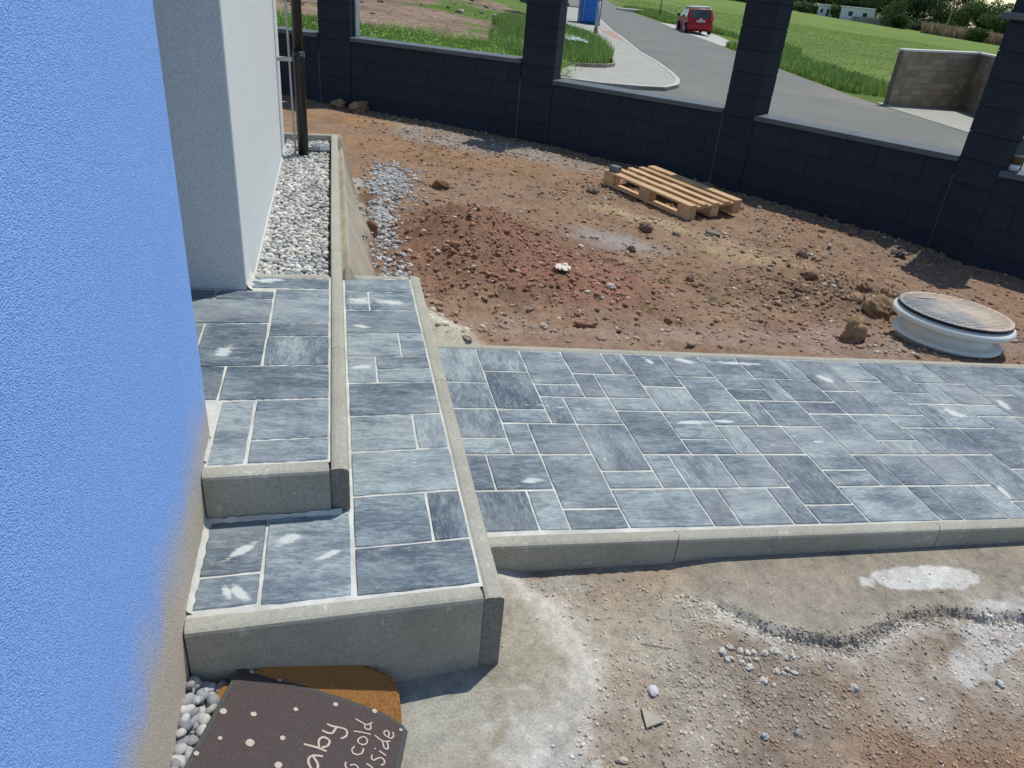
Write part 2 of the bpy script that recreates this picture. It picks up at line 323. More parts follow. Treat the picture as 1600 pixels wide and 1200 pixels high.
def soil_c(x, y):
    front = y < 2.2; n1 = fbm(x, y, 1.3, 4, 40); n2 = fbm(x, y, 6, 4, 41)
    C = np.zeros(x.shape+(3,))+np.array([.265, .172, .112])
    rg = fbm(x, y, 6, 6, 95, .65); rg2 = fbm(x, y, 34, 3, 96, .7)
    def mix(mk, col, C):
        mk = np.clip(mk+mk*(1-mk)*3.2*rg, 0, 1); return C*(1-mk[..., None])+np.array(col)*mk[..., None]
    C = mix(np.clip(.5+n1, 0, 1)*.6, (.275, .195, .135), C)
    G = C.copy()
    G = mix(blob(x, y, 1.0, 7.7, 1.5, .35, -.5, .6, 1)*.75, (.30, .185, .105), G)       # ochre clay
    G = mix(blob(x, y, .5, 8.9, 1.0, .25, -.5, .6, 11)*.8, (.32, .19, .10), G)
    G = mix(blob(x, y, 1.6, 8.3, 1.1, .4, -.55, .5, 2)*.7, (.30, .275, .24), G)        # grey gravel
    G = mix(blob(x, y, 2.55, 5.75, .75, .16, -.75, .6, 3)*.8, (.36, .27, .165), G)       # yellow sand
    G = mix(blob(x, y, 3.0, 5.0, .45, .13, -.5, .6, 4)*.75, (.37, .28, .165), G)
    G = mix(blob(x, y, 2.0, 5.25, .35, .2, -.6, .6, 5)*.7, (.30, .27, .25), G)
    G = mix(blob(x, y, 1.0, 4.85, .75, .8, 0, .5, 6)*.8, (.205, .120, .078), G)          # dug heap
    G = mix(blob(x, y, 1.45, 4.35, .45, .65, .5, .7, 7)*.7, (.255, .130, .092), G)       # brick red rubble
    G = mix(blob(x, y, .5, 4.45, .3, .25, 0, .7, 8)*.55, (.24, .13, .09), G)
    G = mix(blob(x, y, 3.15, 4.25, .8, .35, -.1, .5, 9)*.7, (.19, .13, .085), G)
    G = mix(blob(x, y, 2.6, 3.45, 2.2, .28, 0, .6, 10)*.75, (.30, .225, .18), G)        # pale trodden strip
    G = mix((sst(.21, .13, x+.04*fbm(x, y, 4, 2, 9))*(y < 6.6)*(x < .3)), (.40, .36, .28), G)
    G = mix(blob(x, y, .47, 3.22, .14, .30, .15, .35, 12)*1.0, (.50, .46, .37), G)
    F = C.copy()*.95
    F = mix(np.clip(.55+n1*1.2, 0, 1)*.8, (.37, .315, .245), F)
    ex = np.interp(x, [e[0] for e in EDGE], [e[1] for e in EDGE])+.018*fbm(x, y, 14, 3, 21)
    fx = np.interp(y, [e[0] for e in FAN], [e[1] for e in FAN])+.012*fbm(x, y, 12, 3, 31)
    hf = fbm(x, y, 26, 4, 90); pw = lambda m_: sst(.40, .60, m_+.42*hf)
    F = mix(blob(x, y, .85, 1.52, .45, .14, 0, .6, 50)*.7, (.42, .31, .21), F)          # orange sand by the kerb
    F = mix(blob(x, y, 1.1, 1.35, .8, .20, -.1, .7, 51)*.5, (.40, .35, .27), F)
    F = mix(blob(x, y, 1.0, 1.2, .20, .26, -.6, .9, 52)*.6, (.235, .205, .175), F)         # dark grit
    F = mix(blob(x, y, 2.0, 1.15, 1.2, .25, -.3, .7, 53)*.6, (.255, .20, .15), F)
    hm = sst(-.01, .006, y-ex)*sst(.95, 1.15, x)
    F = mix(hm, (.325, .285, .225), F); 
    F = mix(pw(blob(x, y, 1.86, 1.575, .23, .055, 0, .6, 54, 9)), (.60, .59, .55), F)          # spilled cement
    F = mix(np.exp(-((y-ex+.045)/.055)**2)*.85*sst(.95, 1.1, x), (.50, .475, .41), F)
    F = mix(pw(np.exp(-((y-ex+.035)/.03)**2)*np.clip(.65+1.1*n2, 0, 1)*sst(.95, 1.1, x))*.8, (.50, .48, .42), F)
    F = mix(blob(x, y, 1.95, 1.32, .42, .14, .4, .8, 59, 6)*.5, (.46, .42, .36), F)
    F = mix(pw(blob(x, y, 1.95, 1.33, .3, .09, .5, .6, 55, 9)*.75)*.85, (.54, .52, .48), F)
    F = mix(sst(.02, -.02, x-fx), (.37, .34, .265), F)
    F = mix(sst(.0, -.3, x-fx)*np.clip(.3+2.2*fbm(x, y, 5, 5, 60), 0, .8), (.37, .36, .31), F)
    F = mix(np.exp(-((x-fx-.02)/.08)**2)*.95, (.66, .63, .56), F)
    F = mix(pw(np.exp(-((x-fx-.012-.02*n2)/.034)**2)*np.clip(.75+1.3*n2, 0, 1))*.9, (.53, .51, .46), F)
    F = mix(pw(blob(x, y, .44, 1.09, .13, .16, .5, .55, 56, 7)*.8)*.85, (.51, .49, .44), F)
    F = mix(blob(x, y, .98, 1.50, .10, .035, 0, .3, 57, 9), (.27, .25, .205), F)
    F = mix(blob(x, y, .62, 1.64, .12, .03, 0, .4, 58, 9)*.8, (.40, .38, .32), F)
    F = mix(blob(x, y, .78, 1.28, .25, .3, .3, .8, 61)*.6, (.43, .385, .305), F)
    out = np.where(front[..., None], F, G)
    return out*(1.02+.22*n2+.30*rg2)[..., None]
def grid(name, xs, ys, keep=None, **k):
    X, Y = np.meshgrid(xs, ys); Z = soil_h(X, Y); nx, ny = len(xs), len(ys)
    V = np.stack([X, Y, Z], -1).reshape(-1, 3); C = soil_c(X, Y).reshape(-1, 3)
    i = np.arange((ny-1)*(nx-1)); r = i//(nx-1); c = i % (nx-1); a = r*nx+c
    F = np.stack([a, a+1, a+nx+1, a+nx], -1)
    if keep is not None:
        mk = keep(V[:, 0], V[:, 1]); F = F[mk[F].all(1)]
    return tag(npmesh(name, V, F, M_soil, C, smooth=True), kind='structure')
# inner face line of the boundary wall
FN = [(-2.4, 11.45), (-.19, 10.20), (.19, 9.98), (2.014, 8.855), (2.34, 8.63), (3.757, 7.32), (3.94, 7.0), (5.01, 5.50), (5.065, 5.10), (6.7, 3.1)]
def inside(x, y, off=.06):
    m_ = np.ones(x.shape, bool)
    fx = np.array([p[0] for p in FN]); fy = np.array([p[1] for p in FN])
    # x as function of y (monotone)
    lx = np.interp(-y, -fy, fx)
    return (x < lx+off)
grid('garden_soil', np.arange(-2.4, 6.9, .016)[145:], np.arange(3.03, 11.5, .018), inside)
grid('garden_soil', np.arange(-2.6, .0, .06), np.arange(5.98, 11.6, .06), inside)
grid('garden_soil', np.arange(5.0, 7, .05), np.arange(1.8, 3.1, .05))
grid('front_soil', np.concatenate([np.arange(-.42, 2.75, .0075), np.arange(2.75, 7, .05)]), np.concatenate([np.arange(-2, .8, .05), np.arange(.8, 1.83, .0065)]))

# ---------------------------------------------------------------- house
H = empty('house', (-.36, 2.3, 0), label='rendered house with blue front corner and white side wall by the steps', cat='house')
def hb(name, x0, x1, y0, y1, z0, z1, mat, bev=.004):
    o = box(name, x0, x1, y0, y1, z0, z1, mat, H, bev); o.data.transform(Matrix.Translation((.36, -2.3, 0))); return o
o = hb('wall', -1.6, -.357, -1.6, 1.838, -.3, 5.2, M_blue); o['label'] = 'rendered wall section with painted blue cast fading to beige at the foot'
o = hb('wall', -1.6, -.357, 2.883, 5.62, -.3, 5.2, M_white); o['label'] = 'white rendered wall section behind the entrance niche'
hb('wall', -2.6, -1.602, -1.6, 5.62, -.3, 5.2, M_white)
hb('base_flashing', -.357, -.352, 3.115, 5.62, .30, .375, simple('flashing', (.6, .6, .56), (.66, .66, .62), 10), .001)
d = hb('door', -1.600, -1.56, 1.95, 2.78, .50, 2.55, simple('door_paint', (.05, .055, .06), (.06, .065, .07), 4, .5))
hd = box('handle', -1.555, -1.51, 2.02, 2.05, 1.4, 1.7, simple('steel', (.6, .6, .6), None, 1, .3, .5, metal=1), d, .004); hd.data.transform(Matrix.Translation((.36, -2.3, 0)))
hb('lintel', -1.6, -.36, 1.840, 2.881, 3.0, 5.2, M_white)
# ---------------------------------------------------------------- slabs, kerbs
def slab(quad, zf, mat, parent, thick=.045, bev=.0028, lift=0, inset=.0024):
    """paving slab over a skewed quad (counter-clockwise), top following zf, eased and slightly uneven edge"""
    q = [Vector((p[0], p[1], 0)) for p in quad]; c = sum(q, Vector())/4
    out = []
    for i in range(4):
        a, b_ = q[i], q[(i+1) % 4]; L = (b_-a).length; n = max(2, int(L/.045))
        dirn = (b_-a)/L; nrm = Vector((-dirn.y, dirn.x, 0))
        for k in range(n):
            s = k/n; p = a+dirn*L*s
            if k == 0:
                pr = (q[i]-q[i-1]).normalized(); p = p+(dirn*(inset+.0012)+(-pr)*(inset+.0012))
                out.append(p)
            else: out.append(p+nrm*(inset+random.uniform(-.0009, .0011)))
    n = len(out); tx, ty = random.uniform(-.003, .003), random.uniform(-.003, .003)
    def zz(p, d): return zf(p.x)+lift-d+(p.x-c.x)*tx+(p.y-c.y)*ty
    V = []; 
    for p in out: V.append((p.x, p.y, zz(p, thick)))
    for p in out: V.append((p.x, p.y, zz(p, bev)))
    for p in out:
        p2 = p+(c-p).normalized()*bev*1.3; V.append((p2.x, p2.y, zz(p2, 0)))
    F = []
    for i in range(n):
        j = (i+1) % n; F.append((i, j, n+j, n+i)); F.append((n+i, n+j, 2*n+j, 2*n+i))
    F.append(tuple(2*n+i for i in range(n)))
    return mesh('paving_slab', V, F, mat, parent)
def kerb(p0, p1, wdt, zf, depth, parent, side=1, rnd=.009, arc0=0, arc1=0, zoff=0, skew0=0, skew1=0, gap=.0015):
    """one kerb stone from p0 to p1; wdt to the left of the direction; eased top edges; tongue joint arcs"""
    a = Vector((*p0, 0)); b_ = Vector((*p1, 0)); d = (b_-a).normalized(); nrm = Vector((-d.y, d.x, 0))*side
    prof = [(0, -depth), (0, -rnd), (rnd*.3, -rnd*.3), (rnd, 0), (wdt*.35, .0008), (wdt*.5, .001), (wdt*.65, .0008), (wdt-rnd, 0), (wdt-rnd*.3, -rnd*.3), (wdt, -rnd), (wdt, -depth)]
    V = []; secs = []; L = (b_-a).length; ns = max(2, int(L/.2)+1)
    for k in range(ns):
        s = k/(ns-1)
        for (t, z) in prof:
            off = 0
            u = (t/wdt-.5)*2
            ar = .012*max(0, math.cos(u*1.9))
            if k == 0: off = gap+(ar if arc0 else 0)+t*skew0
            if k == ns-1: off = -gap+(ar if arc1 else 0)+t*skew1
            jit = random.uniform(-.0005, .0005)
            p = a+d*(L*s+off)+nrm*(t+jit); V.append((p.x, p.y, zf(p.x)+z+zoff+jit))
    n = len(prof); F = []
    for k in range(ns-1):
        for i in range(n):
            j = (i+1) % n; F.append((k*n+i, (k+1)*n+i, (k+1)*n+j, k*n+j))
    F.append(tuple(range(n))); F.append(tuple((ns-1)*n+i for i in range(n))[::-1])
    o = mesh('kerb_stone', V, F, M_kerb, parent); o.data.materials.append(M_kend)
    for f_ in o.data.polygons[-2:]: f_.material_index = 1
    bm = bmesh.new(); bm.from_mesh(o.data); bmesh.ops.recalc_face_normals(bm, faces=bm.faces[:]); bm.to_mesh(o.data); bm.free()
    return o
def bed(name, quad, zf, z0, parent, drop=.0032):
    n = 24; V = []; F = []
    q = [Vector((p[0], p[1], 0)) for p in quad]
    for j in range(n+1):
        for i in range(n+1):
            s, t = i/n, j/n; p = (q[0]*(1-s)+q[1]*s)*(1-t)+(q[3]*(1-s)+q[2]*s)*t
            V.append((p.x, p.y, zf(p.x)-drop+random.uniform(-.0011, .0014)))
    for j in range(n):
        for i in range(n): a = j*(n+1)+i; F.append((a, a+1, a+n+2, a+n+1))
    return mesh(name, V, F, M_joint, parent)
# garden path ---------------------------------------------------
PATH = empty('garden_path', (0, 0, 0), kind='structure')
X0, DX, Y0, DY = .5845, .1003, 1.767, .1057
base9 = [(0,10,2,12),(0,7,2,10),(0,6,2,7),(2,9,4,12),(2,8,4,9),(2,6,3,8),(3,6,5,8),(4,10,6,12),(6,10,7,12),(4,8,5,10),(5,8,7,10),(5,7,7,8),(5,4,7,7),
         (0,4,1,6),(1,4,3,6),(7,9,9,12),(7,7,9,9),(7,5,9,7),(7,4,9,5),(1,1,3,4),(1,0,3,1),(3,3,5,6),(3,2,5,3),(3,0,6,2),(5,2,6,4),(6,2,8,4),(8,2,10,4),(6,0,7,2),(7,0,9,2),(9,0,10,2)]
left = [(-1.55,9,0,12),(-1.55,7,0,9),(-1.55,5,0,7),(-1.55,4,0,5),(-1.55,2,-1,4),(-1,2,1,4),(-1.55,0,0,2),(0,0,1,2)]
tiles = list(left)
for r in range(5):
    for t in base9:
        q = (t[0]+9*r, t[1], t[2]+9*r, t[3])
        if q[2] <= 44: tiles.append(q)
for i, (a, b_, c, d) in enumerate(tiles):
    x0, x1, y0, y1 = X0+a*DX, X0+c*DX, Y0+b_*DY, Y0+d*DY
    if a < -1.5: x0 = .376
    dx = 0
    mt = M_slaby if ((d-b_)*DY > (c-a)*DX*1.3 and random.random() < .45) or random.random() < .12 else M_slabx
    slab([(x0, y0+.004), (x1, y0+.004), (x1, y1), (x0, y1)], zP, mt, PATH)
XE = X0+44*DX
bed('joint_bed', [(.37, 1.72), (XE, 1.74), (XE, 3.05), (.37, 3.05)], zP, 0, PATH)
def kfy(x): return 1.702+.011*(x-.43)
cuts = [.378, 1.028, 2.04, 3.04, 4.04, 5.0]
for a, b_ in zip(cuts[:-1], cuts[1:]): kerb((a, kfy(a)), (b_, kfy(b_)), .052, zP, .27, PATH, 1, .010, a > .5, True)
cuts = [.378, 1.007, 2.01, 3.0, 4.0, 5.0]
for a, b_ in zip(cuts[:-1], cuts[1:]): kerb((a, 3.037), (b_, 3.037), .045, zP, .22, PATH, 1, .008, a > .5, True, zoff=.001)
# lower step ----------------------------------------------------
LS = empty('lower_step', (0, 0, 0), kind=None, label='lower wide doorstep of slate grey slabs inside a concrete kerb', cat='step')
US = empty('upper_step', (0, 0, 0), label='upper doorstep landing of slate grey slabs against the house wall', cat='step')
def qs(x0, x1, y0, y1): return [(x0, y0+SK*x0), (x1, y0+SK*x1), (x1, y1+SK*x1), (x0, y1+SK*x0)]
def qv(x0, x1, y0, y1, x0t=None, x1t=None):
    return [(x0, y0+SK*x0), (x1, y0+SK*x1), (x1t or x1, y1+SK*x1), (x0t or x0, y1+SK*x0)]
A = .012; B = .322; J = .221; K = .118
low = [(A,B,3.250,3.410,0),(A,K,3.045,3.250,1),(K,B,3.045,3.250,0),(A,B,2.817,3.045,0),(A,J,2.610,2.817,0),(J,B,2.610,2.817,0),
       (A,K,2.403,2.610,0),(K,B,2.506,2.610,0),(K,B,2.403,2.506,0),(A,B,2.180,2.403,0),(A,J,1.970,2.180,0),(J,B,1.970,2.180,1),
       (A,B,1.748,1.970,0),(A,J,1.533,1.748,0),(J,B,1.533,1.748,1),(A,B,1.360,1.533,0),
       (-.206,A-.006,1.364,1.692,0),(-.350,-.206,1.478,1.692,0),(-.350,-.206,1.370,1.478,0)]
for x0, x1, y0, y1, v in low: slab(qs(x0, x1, y0, y1), zS, M_slaby if v else M_slabx, LS, .05, inset=.0030)
bed('joint_bed', qs(-.356, .325, 1.35, 3.42), zS, 0, LS)
kerb((-.354, 1.306-SK*.354), (.321, 1.306+SK*.321), .052, zS, .31, LS, 1, .011)
for a, b_ in ((1.337, 2.437), (2.437, 3.49)): kerb((.3215, a), (.3215, b_), .051, zS, .31, LS, -1, .011, a > 2, a < 2)
kerb((.0085, 3.412+.001), (.321, 3.412+SK*.321), .045, zS, .25, LS, 1, .009)
# upper step
up = [(-.350,-.045,2.937,3.050,0),(-.253,-.045,2.608,2.930,0),(-.464,-.253,2.828,2.905,0),(-.9,-.464,2.828,2.905,0),(-.9,-.253,2.611,2.826,0),
      (-.253,-.045,2.502,2.608,0),(-.256,-.045,2.285,2.502,1),(-.466,-.256,2.285,2.609,0),(-.9,-.466,2.285,2.609,0),
      (-.363,-.045,2.068,2.285,0),(-.9,-.363,2.074,2.285,0),(-.256,-.045,1.849,2.066,0),(-.256,-.045,1.738,1.849,0),(-.352,-.258,1.737,2.066,0)]
for x0, x1, y0, y1, v in up: slab(qs(x0, x1, y0, y1), zL, M_slaby if v else M_slabx, US, .05, inset=.0030)
bed('joint_bed', qs(-.356, -.042, 1.73, 3.07), zL, 0, US)
bed('joint_bed', [(-1.59, 1.845), (-.3565, 1.845), (-.3565, 2.878), (-1.59, 2.878)], zL, 0, US, .0045)
kerb((-.354, 1.686-SK*.354), (-.170, 1.686-SK*.170), .051, zL, .135, US, 1, .010, gap=.0002)
kerb((-.170, 1.686-SK*.170), (-.0435, 1.686-SK*.0435), .051, zL, .135, US, 1, .010, gap=.0002)
for a, b_ in ((1.688, 2.399), (2.399, 3.40)): kerb((-.0425, a), (-.0425, b_), .049, zL, .21 if a > 2 else .135, US, -1, .012, a > 2, True)
kerb((-.350, 3.054-SK*.350), (-.0445, 3.054-SK*.0445), .04, zL, .15, US, 1, .007)
# the gravel bed kerb, beyond the landing
GK = empty('bed_kerb', (0, 0, 0), label='narrow concrete kerb edging the white pebble strip along the house', cat='kerb')
for a, b_ in ((3.40, 4.40), (4.40, 5.40), (5.40, 5.93)): kerb((-.0425, a), (-.0425, b_), .047, zL, .3, GK, -1, .008, True, b_ < 5.9)
kerb((-1.4, 5.93-.045), (-.0445, 5.93-.045), .045, lambda x: .40, .3, GK, 1, .008)
# mortar smears where landing meets wall
def smear(name, pts, z, mat, h=.008):
    V = []; n = len(pts); cx = sum(p[0] for p in pts)/n; cy = sum(p[1] for p in pts)/n
    for p in pts: V.append((p[0], p[1], z-.01))
    for p in pts: V.append((cx+(p[0]-cx)*.75, cy+(p[1]-cy)*.75, z+h))
    F = [(i, (i+1) % n, n+(i+1) % n, n+i) for i in range(n)]+[tuple(n+i for i in range(n))]
    return mesh(name, V, F, mat, None, True)
def fillet(name, pts, r, zf, mat, parent, side=(1, 0)):
    V = []; F = []
    for i, p in enumerate(pts):
        rr = r*random.uniform(.6, 1.3); z = zf(p[0])
        V += [(p[0], p[1], z+rr*1.3), (p[0]+side[0]*rr*.45, p[1]+side[1]*rr*.45, z+rr*.45), (p[0]+side[0]*rr*1.3, p[1]+side[1]*rr*1.3, z-.002)]
        if i: a = 3*(i-1); F += [(a, a+1, a+4, a+3), (a+1, a+2, a+5, a+4)]
    return mesh(name, V, F, mat, parent, True)
fillet('mortar_fillet', [(-.3575, 1.33+.02*i) for i in range(17)], .010, zS, M_joint, LS)
fillet('mortar_fillet', [(-.3575, 1.72+.02*i) for i in range(6)], .007, zL, M_joint, US)
fillet('mortar_fillet', [(-.3575, 2.88+.02*i) for i in range(9)], .016, zL, M_joint, US)
fillet('mortar_fillet', [(-.355+.02*i, 1.682-SK*(.355-.02*i)) for i in range(18)], .008, zS, M_joint, LS, (0, -1))

# ---------------------------------------------------------------- pebble strip
def ico(sub):
    bm = bmesh.new(); bmesh.ops.create_icosphere(bm, subdivisions=sub, radius=1)
    V = np.array([v.co[:] for v in bm.verts]); F = np.array([[v.index for v in f.verts] for f in bm.faces]); bm.free(); return V, F
ICO1, ICO2 = ico(1), ico(2)
def scatter(name, P, S, C, mat, base=ICO1, flat=(.45, .8), smooth=False, jag=.38, squash=None, embed=.25):
    """many small stones in one mesh; P positions, S sizes, C colours"""
    V0, F0 = base; n = len(P); k = len(V0)
    jit = 1+RNG.uniform(-jag, jag, (n, k, 1)) if jag else 1
    sx = RNG.uniform(.75, 1.25, (n, 1)); sz = RNG.uniform(flat[0], flat[1], (n, 1))
    L = V0[None]*jit*np.stack([sx*1.0, 1/sx, sz], -1)
    a = RNG.uniform(0, 2*PI, n); ca, sa = np.cos(a)[:, None], np.sin(a)[:, None]
    x = L[..., 0]*ca-L[..., 1]*sa; y = L[..., 0]*sa+L[..., 1]*ca; z = L[..., 2]
    b = RNG.uniform(-.5, .5, n); cb, sb = np.cos(b)[:, None], np.sin(b)[:, None]
    x, z = x*cb-z*sb, x*sb+z*cb
    V = np.stack([x, y, z], -1)*S[:, None, None]+P[:, None, :]
    F = F0[None]+(np.arange(n)*k)[:, None, None]
    return npmesh(name, V.reshape(-1, 3), F.reshape(-1, 3), mat, np.repeat(C, k, 0), smooth=smooth)
def pebble_field(name, x0, x1, y0, y1, zf, step, size, cols, layers=2, label=None):
    P = []
    for l in range(layers):
        xs = np.arange(x0, x1, step); ys = np.arange(y0, y1, step); X, Y = np.meshgrid(xs, ys)
        X = X+RNG.uniform(-.45, .45, X.shape)*step; Y = Y+RNG.uniform(-.45, .45, X.shape)*step
        X = np.clip(X, x0+.003, x1-.003)
        Z = zf(X, Y)-.012*(layers-1-l)+RNG.uniform(-.005, .006, X.shape); P.append(np.stack([X, Y, Z], -1).reshape(-1, 3))
    P = np.concatenate(P); n = len(P); S = RNG.uniform(*size, n)
    c = np.array(cols)[RNG.integers(0, len(cols), n)]*RNG.uniform(.8, 1.15, (n, 1))
    return P, S, c
cols = [(.50, .50, .47), (.60, .59, .55), (.42, .42, .41), (.68, .67, .62), (.33, .34, .35), (.52, .48, .42)]
P, S, C = pebble_field('p', -.352, -.05, 3.115, 5.88, lambda x, y: .352+0*x, .0235, (.011, .019), cols, 2)
tag(scatter('white_pebbles', P, S, C, M_peb, ICO1, (.5, .8), True, .12), kind='stuff')
mesh('bed_fill', [(-1.3, 3.1, .335), (-.045, 3.1, .335), (-.045, 5.9, .335), (-1.3, 5.9, .335)], [(0, 1, 2, 3)], simple('bed_dark', (.12, .12, .11)))['kind'] = 'structure'
P, S, C = pebble_field('p', -.352, -.235, .72, 1.268, lambda x, y: .160-.62*(x+.35), .023, (.010, .018), [(.30, .30, .31), (.42, .42, .41), (.50, .49, .46), (.26, .27, .29)], 3)
tag(scatter('grey_pebbles', P, S, C, M_peb, ICO2, (.42, .75), True, .09), kind='stuff')

# ---------------------------------------------------------------- downpipe etc
M_pipe = simple('pipe_dark', (.009, .009, .010), (.014, .013, .013), 6, .35, .5)
t = empty('downpipe', (-.225, 5.42, .35), label='dark brown rainwater downpipe rising from the pebbles by the house corner', cat='downpipe')
tube('upper_pipe', [(0, 0, .62), (0, 0, 4.6)], .031, M_pipe, t, 20)
tube('lower_pipe', [(0, 0, -.05), (0, 0, .60), (0, 0, .66)], [.035, .035, .036], M_pipe, t, 20)
tube('collar', [(0, 0, .60), (0, 0, .64)], .039, M_pipe, t, 20)
M_zinc = simple('zinc', (.42, .43, .43), (.5, .5, .5), 8, .45, .5, metal=.3)
t = empty('lightning_conductor', (-.285, 5.38, .35), label='thin grey metal rod running down the house corner beside the dark downpipe', cat='rod')
tube('rod', [(.012, -.01, -.05), (0, 0, .9), (-.012, .01, 4.6)], .0068, M_zinc, t, 8)
box('clamp', -.07, .02, -.014, .014, .60, .625, M_zinc, t, .003)
t = empty('drain_channel', (-.16, 5.56, .362), label='dark plastic drain piece lying across the white pebbles at the downpipe foot', cat='drain')
box('channel', -.12, .112, -.05, .045, -.02, .012, simple('plastic_dark', (.03, .035, .045), (.05, .055, .065), 9, .45, .4), t, .004)
box('end_cap', .04, .108, -.052, .047, -.018, .016, simple('plastic_grey', (.12, .14, .17), (.16, .18, .2), 9, .5, .4), t, .004)

# ---------------------------------------------------------------- boundary wall
FW = empty('boundary_wall', (2.0, 8.86, -.15), label='anthracite block boundary wall with square pillars and sloping coping slabs', cat='wall')
OFF = Vector(FW.location)
cache = {}
def blockmesh(L, h, dpt):
    k = (round(L, 3), h, dpt)
    if k not in cache:
        bm = bmesh.new(); bbox(bm, 0, L, 0, dpt, 0, h, .0025); me = bpy.data.meshes.new('block'); bmesh.ops.recalc_face_normals(bm, faces=bm.faces[:]); bm.to_mesh(me); bm.free()
        me.materials.append(M_block); cache[k] = me
    return cache[k]
def fmat(p, q):
    p = Vector((*p, 0)); q = Vector((*q, 0)); d = (q-p).normalized(); n = Vector((-d.y, d.x, 0))
    return Matrix(((d.x, n.x, 0, p.x), (d.y, n.y, 0, p.y), (0, 0, 1, 0), (0, 0, 0, 1))), (q-p).length
MO = Matrix.Translation(-OFF)
def panel(p, q, ztop, nc):
    Mx, L = fmat(p, q)
    for c in range(nc):
        z = ztop-.05-.2*(c+1); x = 0; first = True
        while x < L-.01:
            l = .2 if (first and c % 2) else .4; first = False; l = min(l, L-x)
            if l > .03:
                o = bpy.data.objects.new('block', blockmesh(l-.004, .196, .2)); COL.objects.link(o); o.parent = FW
                o.matrix_local = MO @ Mx @ Matrix.Translation((x+.002, random.uniform(-.0012, .0012), z+.002))
            x += l
    o = box('wall_core', 0.0, L, .006, .19, ztop-.05-.2*nc-.9, ztop-.052, M_core, FW); o.matrix_local = MO @ Mx
    n = max(1, round(L/1.0)); s = L/n
    for i in range(n):
        o = box('coping_slab', i*s+.002, (i+1)*s-.002, -.03, .25, ztop-.048, ztop, M_cop, FW, .005); o.matrix_local = MO @ Mx
def pillar(p, q, ztop, z0, cap=True):
    Mx, L = fmat(p, q); z = z0
    while z < ztop-.01:
        h = min(.2, ztop-z)
        o = bpy.data.objects.new('block', blockmesh(L-.012, .196, .232)); COL.objects.link(o); o.parent = FW
        o.matrix_local = MO @ Mx @ Matrix.Translation((.009, -.004+random.uniform(-.001, .001), z+.003)); z += .2
    o = box('pillar_core', .02, L-.012, .008, .21, z0-.9, ztop-.004, M_core, FW); o.matrix_local = MO @ Mx
    o = box('joint_strip', .0, .007, .0015, .02, z0-.3, z0+.05+.2*math.floor((.48-z0)/.2), M_strip, FW); o.matrix_local = MO @ Mx
    if cap:
        o = box('pillar_cap', -.04, L+.04, -.045, .275, ztop, ztop+.05, M_cop, FW, .006); o.matrix_local = MO @ Mx
panel(FN[0], FN[1], .70, 5); pillar(FN[1], FN[2], 1.62, -.35); panel(FN[2], FN[3], .70, 5)
pillar(FN[3], FN[4], 1.60, -.35); panel(FN[4], FN[5], .53, 5); pillar(FN[5], FN[6], 1.58, -.52)
panel(FN[6], FN[7], .525, 5); pillar(FN[7], FN[8], 1.545, -.475); panel(FN[8], FN[9], .505, 5)
# sunlight on the reveal of the first pillar, painted as a pale strip
Mx, L = fmat(FN[1], FN[2]); o = box('sunlit_strip', L+.002, L+.02, .10, .19, .705, 1.60, simple('sunlit_reveal', (.30, .36, .38), (.36, .42, .43), 6, .7), FW); o.matrix_local = MO @ Mx

# ---------------------------------------------------------------- pallet
def place(o, loc, rz, rx=0, ry=0): o.location = loc; o.rotation_euler = (rx, ry, rz); return o
pz = -.185
t = empty('pallet', (2.70, 6.30, 0), label='bare wooden pallet of spaced boards lying on the soil by the dark wall', cat='pallet')
pa = Vector((2.463, 6.92)); pb = Vector((2.898, 5.847)); pdv = (pb-pa).normalized(); ang = math.atan2(pdv.y, pdv.x)
t.rotation_euler = (0, math.radians(1.5), ang); t.location = (pa.x, pa.y, -.150); t.scale = (.94, .94, .88)
wv = .70
for i in range(5 + 0):
    y = .05+i*(wv-.10)/4; wd = .075 if i not in (0, 4) else .10
    y0 = 0 if i == 0 else (wv-wd if i == 4 else y-wd/2)
    box('deck_board', -.01+random.uniform(-.006, .006), 1.21, y0, y0+wd*.92, .122, .144, M_wood, t, .0015)
for x in (0, .5275, 1.055): box('cross_board', x, x+.145, 0, wv, .100, .1215, M_wood, t, .0015)
for x in (0, .5275, 1.055):
    for y in (0, wv/2-.05, wv-.10): box('spacer_block', x, x+.145, y, y+.1, .022, .0995, M_wood, t, .002)
for y in (0, wv/2-.05, wv-.10): box('bottom_board', 0, 1.2, y, y+.1, 0, .0215, M_wood, t, .0015)
o = box('paver_block', -.05, .05, -.035, .035, 0, .05, simple('paver_grey', (.12, .13, .14), (.2, .2, .2), 20, .9), None, .005)
tag(place(o, (2.55, 6.87, -.022), ang+.2), 'small grey paver block sitting on the corner of the wooden pallet', 'paver')

